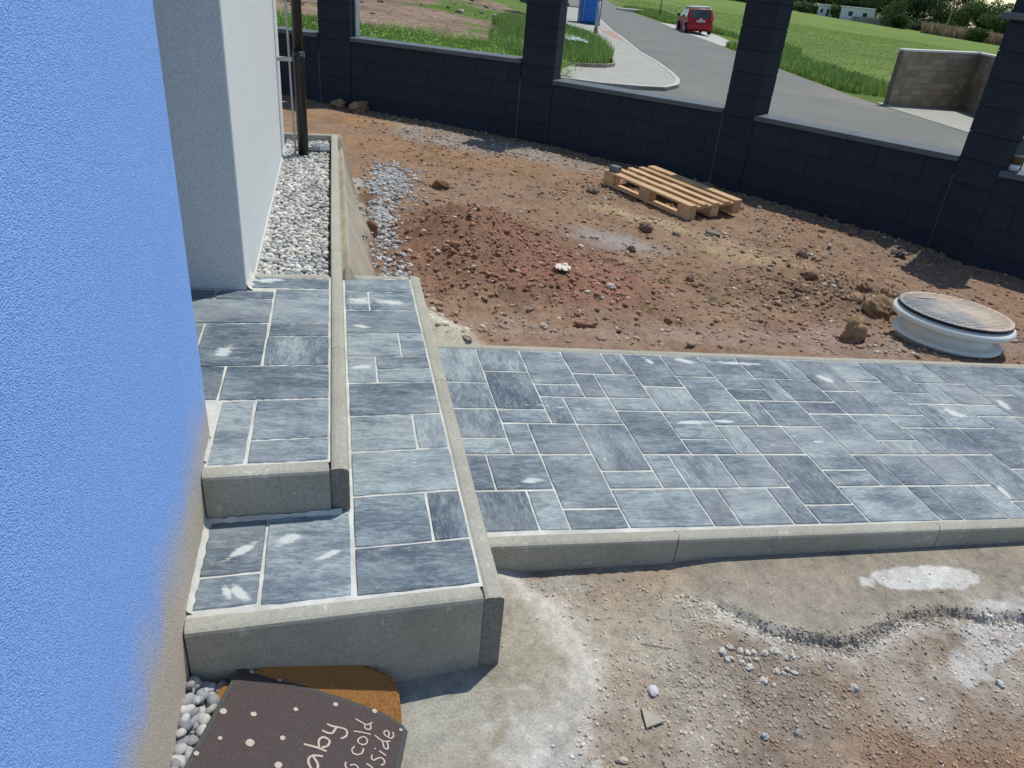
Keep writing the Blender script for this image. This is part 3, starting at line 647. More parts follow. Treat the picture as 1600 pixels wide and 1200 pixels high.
# ---------------------------------------------------------------- manhole shaft
t = empty('septic_shaft', (3.475, 3.435, -.122), label='white ribbed plastic shaft ring with a dusty black lid beside the path', cat='manhole')
M_pp = simple('white_plastic', (.66, .68, .64), (.72, .73, .69), 3, .38, .45)
Tm = Matrix.Rotation(math.radians(3), 4, 'Y') @ Matrix.Rotation(math.radians(-2), 4, 'X') @ Matrix.Diagonal((1.06, 1.06, .63, 1))
lathe('shaft', [(.25, -.05), (.262, 0), (.276, .010), (.283, .024), (.280, .038), (.266, .050), (.236, .056), (.226, .075), (.226, .135), (.24, .158), (.29, .168), (.308, .178), (.314, .203), (.308, .228), (.292, .245), (.27, .25), (.20, .252)], M_pp, t, 72, Tm)
def lidmat():
    mt, tt, b = newmat('lid_black', .6, .4); tc = N(tt, 'ShaderNodeTexCoord').outputs['Object']
    n = noise(tt, tc, 6, 5, .65); sx = N(tt, 'ShaderNodeSeparateXYZ'); tt.links.new(tc, sx.inputs[0])
    ma = N(tt, 'ShaderNodeMath', operation='MULTIPLY_ADD'); tt.links.new(sx.outputs[0], ma.inputs[0]); ma.inputs[1].default_value = .65; tt.links.new(n, ma.inputs[2])
    c = mixc(tt, ramp(tt, ma.outputs[0], .34, .60), (.21, .225, .24), (.50, .40, .30)); c = mixc(tt, ramp(tt, noise(tt, tc, 60, 3, .8), .5, .7, (0, 0, 0), (.35, .35, .35)), c, (.14, .14, .14))
    c = mixc(tt, ramp(tt, noise(tt, tc, 40, 4, .8), .55, .75, (0, 0, 0), (.5, .5, .5)), c, (.50, .45, .38))
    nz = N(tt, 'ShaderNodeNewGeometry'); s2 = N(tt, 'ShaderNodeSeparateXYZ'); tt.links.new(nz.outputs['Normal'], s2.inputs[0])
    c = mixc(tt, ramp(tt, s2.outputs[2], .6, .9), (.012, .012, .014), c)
    tt.links.new(c, b.inputs['Base Color']); bump(tt, b, noise(tt, tc, 90, 3), .003); return mt
M_lid = lidmat()
lathe('lid', [(.15, .252), (.285, .254), (.292, .258), (.294, .278), (.288, .284), (.15, .287), (.02, .288)], M_lid, t, 72, Tm)
bm = bmesh.new()
for i in range(-13, 14):
    for j in range(-13, 14):
        x, y = i*.0208+(j % 2)*.0104, j*.0208
        if x*x+y*y < .27**2: bbox(bm, x-.0072, x+.0072, y-.0022, y+.0022, .284, .2882)
for v in bm.verts: v.co = Tm @ v.co
bmo('tread_bar', bm, M_lid, t)['kind'] = 'stuff'
box('lid_handle', -.06, .06, -.012, .012, .2875, .295, M_lid, t, .003, Tm @ Matrix.Translation((-.06, .17, 0)))

# ---------------------------------------------------------------- mats
def matmat(name, a, b_, sc_=400, tint=None):
    return simple(name, a, b_, sc_, .97, .05, .0035, sc_*1.3)
M_dark = matmat('mat_brown', (.075, .058, .058), (.14, .115, .11), 520)
M_edge = matmat('mat_binding', (.085, .092, .088), (.12, .125, .12), 500)
M_coir = matmat('coir', (.30, .14, .045), (.46, .23, .08), 380)
M_print = matmat('mat_print', (.55, .46, .38), (.70, .60, .50), 500)
COIR = [(-0.337,1.134),(-0.32,1.198),(-0.289,1.246),(-0.243,1.274),(-0.182,1.299),(-0.133,1.313),(0.015,1.316),(0.086,1.297),(0.107,1.268),(0.114,1.196),(0.107,1.133),(0.095,1.097),(0.05,0.8),(-0.37,0.8),(-0.37,1.0)]
def sheet(name, outline, zf, thick, mat, parent, bev=.006, jag=0):
    bm = bmesh.new(); n = len(outline)
    pts = []
    for i in range(n):
        a = Vector(outline[i]); b_ = Vector(outline[(i+1) % n]); L = (b_-a).length; k = max(1, int(L/.02))
        for j in range(k): p = a.lerp(b_, j/k); pts.append(p)
    c = sum(pts, Vector((0, 0)))/len(pts)
    def ring(s, dz): return [bm.verts.new(((c.x+(p.x-c.x)*s)+random.uniform(-jag, jag), (c.y+(p.y-c.y)*s)+random.uniform(-jag, jag), zf(p.x, p.y)+dz)) for p in pts]
    R0 = ring(1, -thick); R1 = ring(1.0, -bev); R2 = ring(1-bev/.25, 0)
    for A_, B_ in ((R0, R1), (R1, R2)):
        for i in range(len(pts)): bm.faces.new((A_[i], A_[(i+1) % len(pts)], B_[(i+1) % len(pts)], B_[i]))
    bm.faces.new(R2); bm.faces.new(R0[::-1])
    return bmo(name, bm, mat, parent, False)
o = sheet('coir_mat', COIR, lambda x, y: .06-.28*x+.5*(y-1.25), .018, M_coir, None, .006, .0012)
# coir fibres
n = 34000; a = RNG.uniform(-.40, .11, n); b_ = RNG.uniform(.98, 1.37, n)
mk = np.zeros(n, bool)
from mathutils.geometry import intersect_point_line
def inpoly(x, y, poly):
    c = np.zeros(x.shape, bool); j = len(poly)-1
    for i in range(len(poly)):
        xi, yi = poly[i]; xj, yj = poly[j]
        c ^= ((yi > y) != (yj > y)) & (x < (xj-xi)*(y-yi)/(yj-yi+1e-12)+xi); j = i
    return c
mk = inpoly(a, b_, COIR); a, b_ = a[mk], b_[mk]; n = len(a)
z = .06-.28*a+.5*(b_-1.25)
th = RNG.uniform(0, 2*PI, n); L = RNG.uniform(.006, .014, n); wv_ = .0007
P0 = np.stack([a-np.sin(th)*wv_, b_+np.cos(th)*wv_, z-.003], -1); P1 = np.stack([a+np.sin(th)*wv_, b_-np.cos(th)*wv_, z-.003], -1)
P2 = np.stack([a+np.cos(th)*L*.6, b_+np.sin(th)*L*.6, z+L*.45], -1)
V = np.stack([P0, P1, P2], 1).reshape(-1, 3); F = np.arange(3*n).reshape(-1, 3)
cc = np.repeat(np.array([[.47, .235, .08]])*RNG.uniform(.45, 1.5, (n, 1)), 3, 0)
f = npmesh('coir_fibre', V, F, vcol('coir_fibres'), cc, o); f['kind'] = 'stuff'
tag(o, 'orange brown coir doormat lying under the dark printed mat', 'doormat')
MATO = [(-0.2521,1.297),(-0.1891,1.2794),(-0.1182,1.2609),(-0.0176,1.2352),(0.0698,1.2054),(0.11,1.1804),(0.122,1.1628),(0.1091,1.1131),(0.0966,1.0644),(0.03,0.8),(-0.42,0.8),(-0.331,1.0287),(-0.2948,1.153)]
mz = lambda x, y: .06-.34*x
t = empty('printed_mat', (-.1, 1.15, .05), label='dark brown printed doormat with cream dots and handwriting at the step', cat='doormat')
def loc(o): o.data.transform(Matrix.Translation((.1, -1.15, -.05))); return o
def inset(poly, d):
    out = []; n = len(poly)
    for i in range(n):
        p = Vector(poly[i]); a = (p-Vector(poly[i-1])).normalized(); b_ = (Vector(poly[(i+1) % n])-p).normalized()
        s = 1; nn = (Vector((a.y, -a.x))+Vector((b_.y, -b_.x))).normalized(); out.append(tuple(p+nn*d*s))
    return out
loc(sheet('binding', MATO, mz, .010, M_edge, t, .003)); loc(sheet('pile', inset(MATO, .0115), lambda x, y: mz(x, y)+.0022, .006, M_dark, t, .001))
DOTS = [(-0.225,1.276,0.0051),(-0.164,1.261,0.0044),(-0.272,1.164,0.0072),(-0.212,1.164,0.0059),(-0.126,1.187,0.0053),(-0.04,1.211,0.0056),(0.048,1.204,0.0058),(-0.271,1.099,0.0043),(-0.213,1.094,0.0086),(-0.15,1.112,0.0056),(-0.31,1.06,0.005),(-0.155,1.048,0.0075),(0.106,1.16,0.0039)]
for x, y, r in DOTS:
    V = [(x+r*(1+random.uniform(-.08, .08))*math.cos(2*PI*k/18), y+r*(1+random.uniform(-.08, .08))*math.sin(2*PI*k/18)) for k in range(18)]
    loc(mesh('dot', [(a, b_, mz(a, b_)+.0036) for a, b_ in V], [tuple(range(18))], M_print, t))
TEXT = [[(-0.0579,1.1561),(-0.0466,1.1522),(-0.0328,1.1506),(-0.0206,1.1479),(-0.0155,1.1402),(-0.0183,1.1298),(-0.0279,1.1233)],[(-0.068,1.1386),(-0.0586,1.1342),(-0.0484,1.1341),(-0.0432,1.1413),(-0.038,1.1511)],[(-0.1057,1.1011),(-0.09,1.0982),(-0.0734,1.094),(-0.0609,1.089)],[(-0.0751,1.0954),(-0.0761,1.1109),(-0.072,1.1192),(-0.0636,1.122),(-0.0543,1.116),(-0.0543,1.1072),(-0.0601,1.0998),(-0.0684,1.097)],[(-0.0682,1.0759),(-0.083,1.0765),(-0.0927,1.0728),(-0.0965,1.0631),(-0.0938,1.0522),(-0.0872,1.0418)],[(-0.0879,1.0751),(-0.0812,1.0644),(-0.077,1.0555),(-0.0776,1.0425)],[(0.0047,1.1769),(0.017,1.1698),(0.0285,1.1648),(0.0405,1.1714)],[(0.0249,1.1644),(0.0237,1.1569),(0.0289,1.1522),(0.0361,1.1541),(0.0374,1.1626),(0.0349,1.1665)],[(0.0003,1.1446),(0.0161,1.1436),(0.0356,1.1405)],[(0.0175,1.1325),(0.0086,1.1255),(0.0083,1.1174),(0.0169,1.1122),(0.0257,1.1161),(0.0279,1.1254),(0.0237,1.1311),(0.0175,1.1325)],[(-0.0007,1.1055),(-0.006,1.0981),(-0.0036,1.0895),(0.0057,1.0865),(0.0153,1.0913),(0.0191,1.1025)],[(-0.0193,1.0661),(-0.0211,1.0584),(-0.017,1.0512),(-0.0135,1.0472)],[(-0.0102,1.0593),(-0.0017,1.0619),(0.0049,1.0577),(0.0056,1.0531)],[(0.0462,1.1385),(0.0564,1.1293),(0.067,1.1253),(0.0788,1.1275)],[(0.0616,1.1258),(0.0635,1.1128),(0.0668,1.107),(0.073,1.1076),(0.0729,1.1198),(0.0697,1.1256)],[(0.0867,1.1512),(0.0879,1.1419),(0.082,1.135),(0.074,1.1373),(0.0671,1.1439),(0.0676,1.1512),(0.0741,1.154),(0.0782,1.1471),(0.0748,1.1364)],[(0.054,1.0998),(0.0599,1.0954),(0.0666,1.0901)],[(0.0434,1.1056),(0.0449,1.1042)],[(0.0368,1.0884),(0.0356,1.0805),(0.0397,1.076),(0.0487,1.0816),(0.0575,1.0834),(0.0632,1.0771),(0.0619,1.0692),(0.0556,1.0658)],[(0.0247,1.066),(0.0322,1.0619),(0.0371,1.0566)]]
WID = [.0024]*6+[.0017]*14
LTR = [(0, 1), (2, 3), (4, 5), (6, 7), (8,), (9,), (10,), (11, 12), (13, 14), (15,), (16, 17), (18,), (19,)]
for li, grp in enumerate(LTR):
    V = []; F = []
    for si, s in enumerate(grp):
        pts = TEXT[s]; wd = WID[s]; b0 = len(V)
        fine_ = []
        for i in range(len(pts)-1):
            p0 = Vector(pts[max(i-1, 0)]); p1 = Vector(pts[i]); p2 = Vector(pts[i+1]); p3 = Vector(pts[min(i+2, len(pts)-1)])
            for k in range(4):
                u = k/4; fine_.append(.5*((2*p1)+(p2-p0)*u+(2*p0-5*p1+4*p2-p3)*u*u+(3*p1-p0-3*p2+p3)*u**3))
        fine_.append(Vector(pts[-1]))
        d0 = (fine_[0]-fine_[1]).normalized()*wd*.5; fine_[0] = fine_[0]+d0; fine_[-1] = fine_[-1]+(fine_[-1]-fine_[-2]).normalized()*wd*.5
        for i, p in enumerate(fine_):
            dd = (fine_[min(i+1, len(fine_)-1)]-fine_[max(i-1, 0)]).normalized(); nn = Vector((-dd.y, dd.x))*wd*random.uniform(.88, 1.1)
            for q in (p+nn, p-nn): V.append((q.x, q.y, mz(q.x, q.y)+.0036+.0003*si))
        for i in range(len(fine_)-1): a = b0+2*i; F.append((a, a+1, a+3, a+2))
    loc(mesh('letter', V, F, M_print, t))

# ---------------------------------------------------------------- bottle on the coping
t = empty('bottle', (5.195, 5.125, .505), label='clear plastic bottle half full of brown drink standing on the wall coping', cat='bottle')
t.scale = (1.35, 1.35, 1.25)
gm, gt, gb = newmat('clear_plastic', .08, .5); gb.inputs['Transmission Weight'].default_value = .92; gb.inputs['IOR'].default_value = 1.12; gb.inputs['Base Color'].default_value = (.85, .9, .92, 1)
lathe('body', [(.030, .05), (.034, .055), (.034, .14), (.031, .155), (.014, .185), (.0125, .192)], gm, t, 28)
lathe('drink', [(.0345, .038), (.0350, .042), (.0350, .087), (.0345, .09)], simple('drink_brown', (.065, .017, .010), None, 1, .25, .5), t, 28)
lathe('drink_surface', [(.0352, .0905), (.0352, .0935)], simple('froth', (.6, .58, .55), None, 1, .5), t, 28)
lathe('foot', [(.030, 0), (.0345, .003), (.0350, .037)], simple('label_white', (.72, .70, .72), None, 1, .5), t, 28)
lathe('cap', [(.0175, .193), (.0175, .213), (.016, .216)], simple('cap_white', (.8, .8, .8), None, 1, .5), t, 24)
# ---------------------------------------------------------------- individual stones and clods
RS, RF = ico(4)
def rock(name, x, y, sx, sy, sz, col, label, cat='stone', group=None, seed=0, dz=0, sharp=.6, mat=None):
    V = RS.copy(); r = np.zeros(len(V))
    for i, (s_, a_) in enumerate(((1.3, .42), (2.7, .30), (6, .2), (14, .12))):
        r += a_*(vn(V[:, 0]*s_+seed*3.1+i, V[:, 1]*s_+V[:, 2]*s_*1.7+seed, seed+i)-.5)*2
    V = V*(1+sharp*r)[:, None]*np.array([sx, sy, sz])
    z = float(soil_h(np.array([x]), np.array([y]))[0]) if dz is not None else 0
    V[:, 2] += sz*.45
    col = tuple(c*1.25 for c in col) if name == 'soil_clod' else col; C = np.array(col)[None]*(1+.35*(vn(V[:, 0]*60, V[:, 1]*60+V[:, 2]*40, 3)-.5))[:, None]
    o = npmesh(name, V, RF, mat or M_grav, C, smooth=False); o.location = (x, y, z+(dz or 0)); o.rotation_euler = (0, 0, seed*1.3)
    return tag(o, label, cat, group)
BR = (.20, .125, .075); GR = (.36, .34, .30); RD = (.24, .11, .075)
for r in [
 ('soil_clod', 2.837, 3.416, .070, .055, .085, (.23, .155, .09), 'upright pointed brown clod standing near the white shaft', 'clod'),
 ('soil_clod', 2.38, 5.523, .055, .05, .045, (.15, .10, .075), 'dark round clod on the yellow sand in front of the pallet', 'clod'),
 ('soil_clod', .86, 6.45, .075, .06, .05, (.19, .105, .06), 'reddish clod on the ochre soil above the heap', 'clod'),
 ('soil_clod', .20, 4.96, .055, .05, .055, (.17, .09, .06), 'dark red clod at the grey stones beside the mortar slope', 'clod'),
 ('soil_clod', .03, 9.93, .10, .08, .06, (.25, .17, .10), 'left brown clod against the dark wall base', 'clod'),
 ('soil_clod', .27, 9.78, .12, .09, .08, (.27, .18, .11), 'larger right brown clod against the dark wall base', 'clod'),
 ('soil_clod', 3.50, 5.05, .05, .045, .04, (.13, .09, .065), 'dark clod behind the yellow sand, far right', 'clod'),
 ('soil_clod', 3.58, 4.98, .04, .035, .025, (.27, .19, .13), 'pale flat clod touching the dark one by the sand', 'clod'),
 ('soil_clod', 3.235, 4.498, .055, .05, .05, (.17, .11, .07), 'brown clod at the back of the dug soil', 'clod'),
 ('soil_clod', 3.50, 4.26, .05, .05, .045, (.18, .115, .075), 'rounded brown clod left of the squared block', 'clod'),
 ('brick_piece', 3.62, 4.20, .045, .035, .055, (.34, .22, .14), 'squared sandy brick piece on the clods behind the shaft', 'brick'),
 ('soil_clod', 3.38, 3.93, .09, .08, .07, (.20, .135, .08), 'big brown clod leaning on the left of the white shaft', 'clod'),
 ('soil_clod', 3.50, 3.97, .07, .06, .055, (.22, .15, .09), 'brown clod just behind the biggest clod at the shaft', 'clod'),
 ('soil_clod', 3.30, 4.07, .05, .045, .035, (.25, .17, .11), 'pale brown clod in front of the squared brick piece', 'clod'),
 ('stone', 2.996, 4.204, .05, .035, .03, (.15, .10, .07), 'dark flat stone with a pale top in the dug soil', 'stone'),
 ('soil_clod', 2.291, 6.67, .055, .04, .035, (.13, .12, .095), 'dark grey clod beside the near left pallet corner', 'clod'),
 ('soil_clod', 2.08, 5.02, .03, .028, .03, (.12, .08, .06), 'small dark clod on the grey grit left of the sand', 'clod'),
 ('soil_clod', 2.291, 4.448, .035, .03, .025, (.14, .085, .06), 'small dark clod in the middle of the trodden soil', 'clod'),
 ('stone', 2.95, 5.50, .075, .05, .018, (.22, .20, .165), 'flat grey stone lying between sand and dark wall', 'stone'),
 ('stone', 2.62, 5.46, .028, .025, .03, (.38, .30, .23), 'pale pointed stone right of the pallet front', 'stone'),
 ('stone', 1.30, 3.585, .055, .04, .028, (.28, .16, .11), 'reddish stone just behind the path kerb joint', 'stone'),
 ('stone', 1.03, 3.50, .03, .022, .02, (.42, .37, .31), 'pale stone beyond the path near the step', 'stone'),
 ('stone', .56, 3.12, .03, .016, .012, (.46, .36, .28), 'long pale stone resting on the path back kerb', 'stone'),
 ('stone', 1.58, 4.05, .035, .02, .022, (.48, .42, .36), 'off white flat stone in the red rubble', 'stone'),
 ('soil_clod', 1.85, 3.75, .03, .025, .02, (.19, .11, .08), 'small red clod below the red rubble', 'clod'),
 ('stone', .775, 1.235, .012, .016, .010, (.62, .62, .60), 'round white stone on the grit above the triangular shard', 'stone'),
 ('stone', .625, 1.052, .009, .014, .008, (.52, .42, .36), 'pinkish pointed stone at the bottom edge of the ground', 'stone'),
 ('stone', 1.36, 1.19, .013, .010, .008, (.48, .46, .42), 'grey white pointed stone in the middle of the front soil', 'stone'),
 ('stone', 1.83, 1.16, .014, .009, .008, (.58, .59, .60), 'bluish white stone at the right of the front soil', 'stone'),
 ('stone', 1.02, 1.075, .012, .011, .009, (.40, .40, .39), 'left grey round stone half sunk in the lower front soil', 'stone'),
 ('stone', 1.115, 1.075, .013, .010, .008, (.33, .32, .30), 'right grey round stone half sunk in the lower front soil', 'stone'),
 ('stone', 1.54, 1.135, .010, .007, .005, (.55, .55, .53), 'flat whitish chip low in the right front soil', 'stone'),
 ]:
    i = int(abs(r[1]*37+r[2]*91)) % 50
    rock(r[0], *r[1:6], r[6], r[7], r[8], None, i)
k = 0
WS = [(1.03,1.345),(1.06,1.36),(1.085,1.345),(1.075,1.325),(1.07,1.305),(1.105,1.335),(1.125,1.335),(1.045,1.32),(1.03,1.315),(1.12,1.31),(1.155,1.33),(1.19,1.335),(1.205,1.325),(1.215,1.31),(1.235,1.31),(1.16,1.265),(1.175,1.255),(1.195,1.27),(1.21,1.255),(1.085,1.285),(1.105,1.235),(1.095,1.315)]
for (x, y) in WS:
    k += 1; s = random.uniform(.006, .010)
    rock('white_stone', x, y, s*random.uniform(.9, 1.4), s, s*.8, (.60, .57, .50), 'one of the small white stones clustered on the front soil', 'stone', 'white stones clustered on the front soil', k, 0, .95)
# shard, sticks, litter
o = mesh('concrete_shard', [(0, 0, 0), (.055, .012, 0), (.008, .062, 0), (0, 0, .006), (.055, .012, .006), (.008, .062, .006)], [(0, 2, 1), (3, 4, 5), (0, 1, 4, 3), (1, 2, 5, 4), (2, 0, 3, 5)], simple('shard', (.33, .30, .23), (.38, .35, .28), 30))
o.location = (.715, 1.128, float(soil_h(np.array([.73]), np.array([1.14]))[0])+.004); tag(o, 'flat triangular cement shard lying on the front soil', 'shard')
def stick(pts, r, col, label):
    P_ = [(x, y, float(soil_h(np.array([x]), np.array([y]))[0])+r*1.2+dz) for x, y, dz in pts]
    tag(tube('twig', P_, r, simple('twig', col, None), None, 6), label, 'twig')
stick([(3.15, 5.45, 0), (3.5, 5.25, .01), (3.75, 5.05, 0)], .005, (.5, .30, .15), 'thin tan twig lying on the soil near the dark wall')
stick([(1.13, 1.335, 0), (1.125, 1.30, .006), (1.12, 1.275, 0)], .0011, (.40, .33, .24), 'tiny dry stalk between the white stones')
stick([(.80, 1.395, 0), (.86, 1.375, .003), (.885, 1.37, 0)], .0012, (.28, .22, .15), 'short thin stalk on the pale sandy front ground')
def crumple(name, x, y, s, col, label, cat, z=.0, rough=.6, seed=1, zs=.6):
    r_ = np.random.default_rng(seed); n = 14; g = np.linspace(-1, 1, n); X, Y = np.meshgrid(g, g)
    Z = r_.uniform(-.35, .5, X.shape)*zs; X2 = X+r_.uniform(-.16, .16, X.shape); Y2 = Y+r_.uniform(-.16, .16, X.shape)
    V = np.stack([X2*s[0], Y2*s[1], (Z+.2)*s[0]*.6], -1).reshape(-1, 3); i = np.arange((n-1)**2); a = i//(n-1)*n+i % (n-1); F = np.stack([a, a+1, a+n+1, a+n], -1)
    rr = np.hypot(X, Y).ravel(); mk = rr < 1.1+r_.uniform(-.2, .2, rr.shape); F = F[mk[F].all(1)]
    o = npmesh(name, V, F, simple(name, col, None, 1, rough, .4)); o.location = (x, y, float(soil_h(np.array([x]), np.array([y]))[0])+z if y < 11 else z); return tag(o, label, cat)
crumple('plastic_scrap', 1.32, 4.22, (.055, .06), (.62, .56, .50), 'crumpled whitish plastic scrap on the red rubble', 'litter', .03, seed=3)
crumple('foil_scrap', 4.47, 5.17, (.10, .05), (.012, .014, .016), 'crumpled black foil scrap at the foot of the dark wall', 'litter', .02, .5, 4)
crumple('paper_scrap', 3.62, 5.12, (.03, .02), (.6, .6, .6), 'small white paper scrap near the tan twig', 'litter', .01, .6, 5)

# ---------------------------------------------------------------- loose gravel on the soil
def bits(n, x0, x1, y0, y1, smin, smax, dens, colf, name, base=ICO1, power=2.5):
    x = RNG.uniform(x0, x1, n); y = RNG.uniform(y0, y1, n); k = RNG.uniform(0, 1, n) < dens(x, y); x, y = x[k], y[k]; k = inside(x, y, 0) if y0 > 2.5 else np.ones(len(x), bool); x, y = x[k], y[k]
    s = smin+(smax-smin)*RNG.uniform(0, 1, len(x))**power; z = soil_h(x, y)+s*.15
    return tag(scatter(name, np.stack([x, y, z], -1), s, colf(x, y), M_grav, base), kind='stuff')
def gd(x, y):
    d = .16+.5*np.clip(fbm(x, y, 1.5, 3, 70)+.1, 0, 1)
    d += .9*np.exp(-(((x-1.0)/.6)**2+((y-4.6)/.75)**2))+.7*np.exp(-(((x-3.1)/.65)**2+((y-4.25)/.35)**2))+.5*np.exp(-(((x-1.5)/.7)**2+((y-8.3)/.4)**2))
    return d*(x > .2)
def gc(x, y):
    c = soil_c(x, y)*RNG.uniform(.9, 1.5, (len(x), 1)); k = RNG.uniform(0, 1, len(x)) < .06; c[k] = np.array([.52, .47, .40])*RNG.uniform(.7, 1.2, (k.sum(), 1)); return c
bits(90000, .2, 5.3, 3.12, 9.8, .004, .022, gd, gc, 'loose_gravel', power=6)
bits(600, .2, 4.6, 3.5, 6.5, .018, .040, lambda x, y: gd(x, y)*.4, gc, 'loose_clods', ICO1, 3)
def gsd(x, y): return 1.0*np.exp(-(((x-.30)/.09)**2))*((y < 6.5) & (y > 4.2))*(.6+.6*fbm(x, y, 2, 2, 88))+.6*np.exp(-(((x-.45)/.14)**2+((y-6.6)/.5)**2))
bits(9000, .12, .75, 4.1, 7.2, .010, .024, gsd, lambda x, y: np.array([.40, .41, .41])*RNG.uniform(.6, 1.35, (len(x), 1)), 'grey_chippings', ICO1, 1.5)
def fd(x, y):
    ex = np.interp(x, [e[0] for e in EDGE], [e[1] for e in EDGE]); fx = np.interp(y, [e[0] for e in FAN], [e[1] for e in FAN])
    d = .30+.8*np.clip(fbm(x, y, 4, 3, 71), 0, 1)+1.0*np.exp(-(((x-1.0)/.16)**2+((y-1.2)/.12)**2))+.5*np.exp(-((y-ex+.02)/.03)**2)
    d *= np.where((y > ex-.01) & (x > .98), .05, 1)*np.where(x < fx+.05, .03, 1)*np.where((x > .5) & (x < .98) & (y > 1.38), .45, 1)
    return d
def fc(x, y):
    c = soil_c(x, y)*RNG.uniform(.95, 1.55, (len(x), 1)); k = RNG.uniform(0, 1, len(x)) < .04; c[k] = np.array([.50, .48, .43])*RNG.uniform(.8, 1.2, (k.sum(), 1)); return c
def cd_(x, y):
    ex = np.interp(x, [e[0] for e in EDGE], [e[1] for e in EDGE]); return np.exp(-((y-ex+.016)/.022)**2)*(x > 1.0)*(.6+.8*fbm(x, y, 9, 2, 73))
bits(30000, 1.0, 2.6, 1.3, 1.62, .0012, .0065, cd_, lambda x, y: np.array([.30, .265, .21])*RNG.uniform(.75, 1.35, (len(x), 1)), 'crust_crumbs', ICO1, 2.5)
bits(52000, .38, 2.5, .82, 1.66, .0011, .0062, fd, fc, 'fine_grit', ICO1, 3.5)

# ---------------------------------------------------------------- outside ground
def opoly(name, pts, dz, mat, side=0, sub=None):
    V = [(x*SC, y*SC, zO(x*SC, y*SC)+dz) for x, y in pts]; n = len(V); F = [tuple(range(n))]
    if side:
        V += [(a, b_, c-side) for a, b_, c in V]; F += [(i, n+i, n+(i+1) % n, (i+1) % n) for i in range(n)]
    o = mesh(name, V, F, mat); bm = bmesh.new(); bm.from_mesh(o.data); bmesh.ops.recalc_face_normals(bm, faces=bm.faces[:])
    bmesh.ops.triangulate(bm, faces=[f for f in bm.faces if len(f.verts) > 4]); 
    if sum(f.normal.z*f.calc_area() for f in bm.faces) < 0: bmesh.ops.reverse_faces(bm, faces=bm.faces[:])
    bm.to_mesh(o.data); bm.free(); return tag(o, kind='structure')
def fieldmat():
    mt, t, b = newmat('field_grass', .9, .15); g = N(t, 'ShaderNodeNewGeometry').outputs['Position']
    mp = N(t, 'ShaderNodeMapping'); t.links.new(g, mp.inputs['Vector']); mp.inputs['Rotation'].default_value = (0, 0, .62); mp.inputs['Scale'].default_value = (.12, 1, 1)
    c = mixc(t, ramp(t, noise(t, mp.outputs[0], .5, 5, .7), .35, .65), (.175, .255, .05), (.125, .205, .042))
    c = mixc(t, ramp(t, noise(t, g, .12, 4), .42, .62), c, (.21, .29, .065))
    c = mixc(t, ramp(t, noise(t, mp.outputs[0], 6, 4, .8), .45, .6, (0, 0, 0), (.55, .55, .55)), c, (.10, .16, .035))
    t.links.new(c, b.inputs['Base Color']); bump(t, b, noise(t, g, 3, 5, .8), .25); return mt
M_field = fieldmat()
def g4(x0, x1, y0, y1, n=24):
    xs = np.linspace(x0, x1, n); ys = np.linspace(y0, y1, n); X, Y = np.meshgrid(xs, ys)
    return X, Y
def osheet(name, x0, x1, y0, y1, dz, mat, n=24):
    X, Y = g4(x0, x1, y0, y1, n); Z = zO(X, Y)+dz; V = np.stack([X, Y, Z], -1).reshape(-1, 3); i = np.arange((n-1)**2); a = i//(n-1)*n+i % (n-1)
    return tag(npmesh(name, V, np.stack([a, a+1, a+n+1, a+n], -1), mat), kind='structure')
osheet('field', -500, 1500, -60, 1500, 0, M_field)
def asph():
    mt, t, b = newmat('asphalt', .9, .25); g = N(t, 'ShaderNodeNewGeometry').outputs['Position']
    c = mixc(t, ramp(t, noise(t, g, .35, 5, .6), .3, .7), (.125, .130, .118), (.175, .175, .155))
    c = mixc(t, ramp(t, noise(t, g, 40, 3, .8), .4, .65, (0, 0, 0), (.5, .5, .5)), c, (.27, .27, .25))
    c = mixc(t, ramp(t, noise(t, g, .18, 4, .7), .56, .7, (0, 0, 0), (.55, .55, .55)), c, (.27, .235, .175))
    t.links.new(c, b.inputs['Base Color']); bump(t, b, noise(t, g, 60, 3), .008); return mt
M_asph = asph()
ROAD_R = [(17.815,49.107),(16.662,41.534),(15.809,37.191),(15.172,32.556),(14.361,27.871),(13.61,23.491),(12.912,18.645),(12.836,16.84),(12.928,14.171),(13.2,8),(13.5,-5)]
road = [(26, 80), (21.5, 66)]+[(18.3, 53.0)]+ROAD_R+[(3.0, -5), (3.2, 3.5), (2.2, 6.0), (1.0, 8.0), (2.0, 14.6), (5.0, 15.4), (6.5, 17), (7.4, 22), (8.8, 29), (10.2, 34.4), (12.6, 44.5), (15.8, 57), (21, 80)]
opoly('road', road, .004, M_asph)
M_pave = simple('pavement_sett', (.40, .40, .355), (.49, .485, .43), 2.2, .9, .2, .004, 30)
def pavm():
    mt, t, b = newmat('pavement_setts', .9, .2); g = N(t, 'ShaderNodeNewGeometry').outputs['Position']
    mp = N(t, 'ShaderNodeMapping'); t.links.new(g, mp.inputs['Vector']); mp.inputs['Rotation'].default_value = (0, 0, .35)
    br = N(t, 'ShaderNodeTexBrick'); t.links.new(mp.outputs[0], br.inputs['Vector']); br.inputs['Scale'].default_value = 1.0
    br.inputs['Brick Width'].default_value = .2; br.inputs['Row Height'].default_value = .1; br.inputs['Mortar Size'].default_value = .006
    br.inputs['Color1'].default_value = (.38, .38, .335, 1); br.inputs['Color2'].default_value = (.335, .335, .295, 1); br.inputs['Mortar'].default_value = (.24, .23, .19, 1)
    c = mixc(t, ramp(t, noise(t, g, 1.2, 4), .35, .7, (0, 0, 0), (.4, .4, .4)), br.outputs[0], (.43, .425, .38))
    t.links.new(c, b.inputs['Base Color']); return mt
M_setts = pavm()
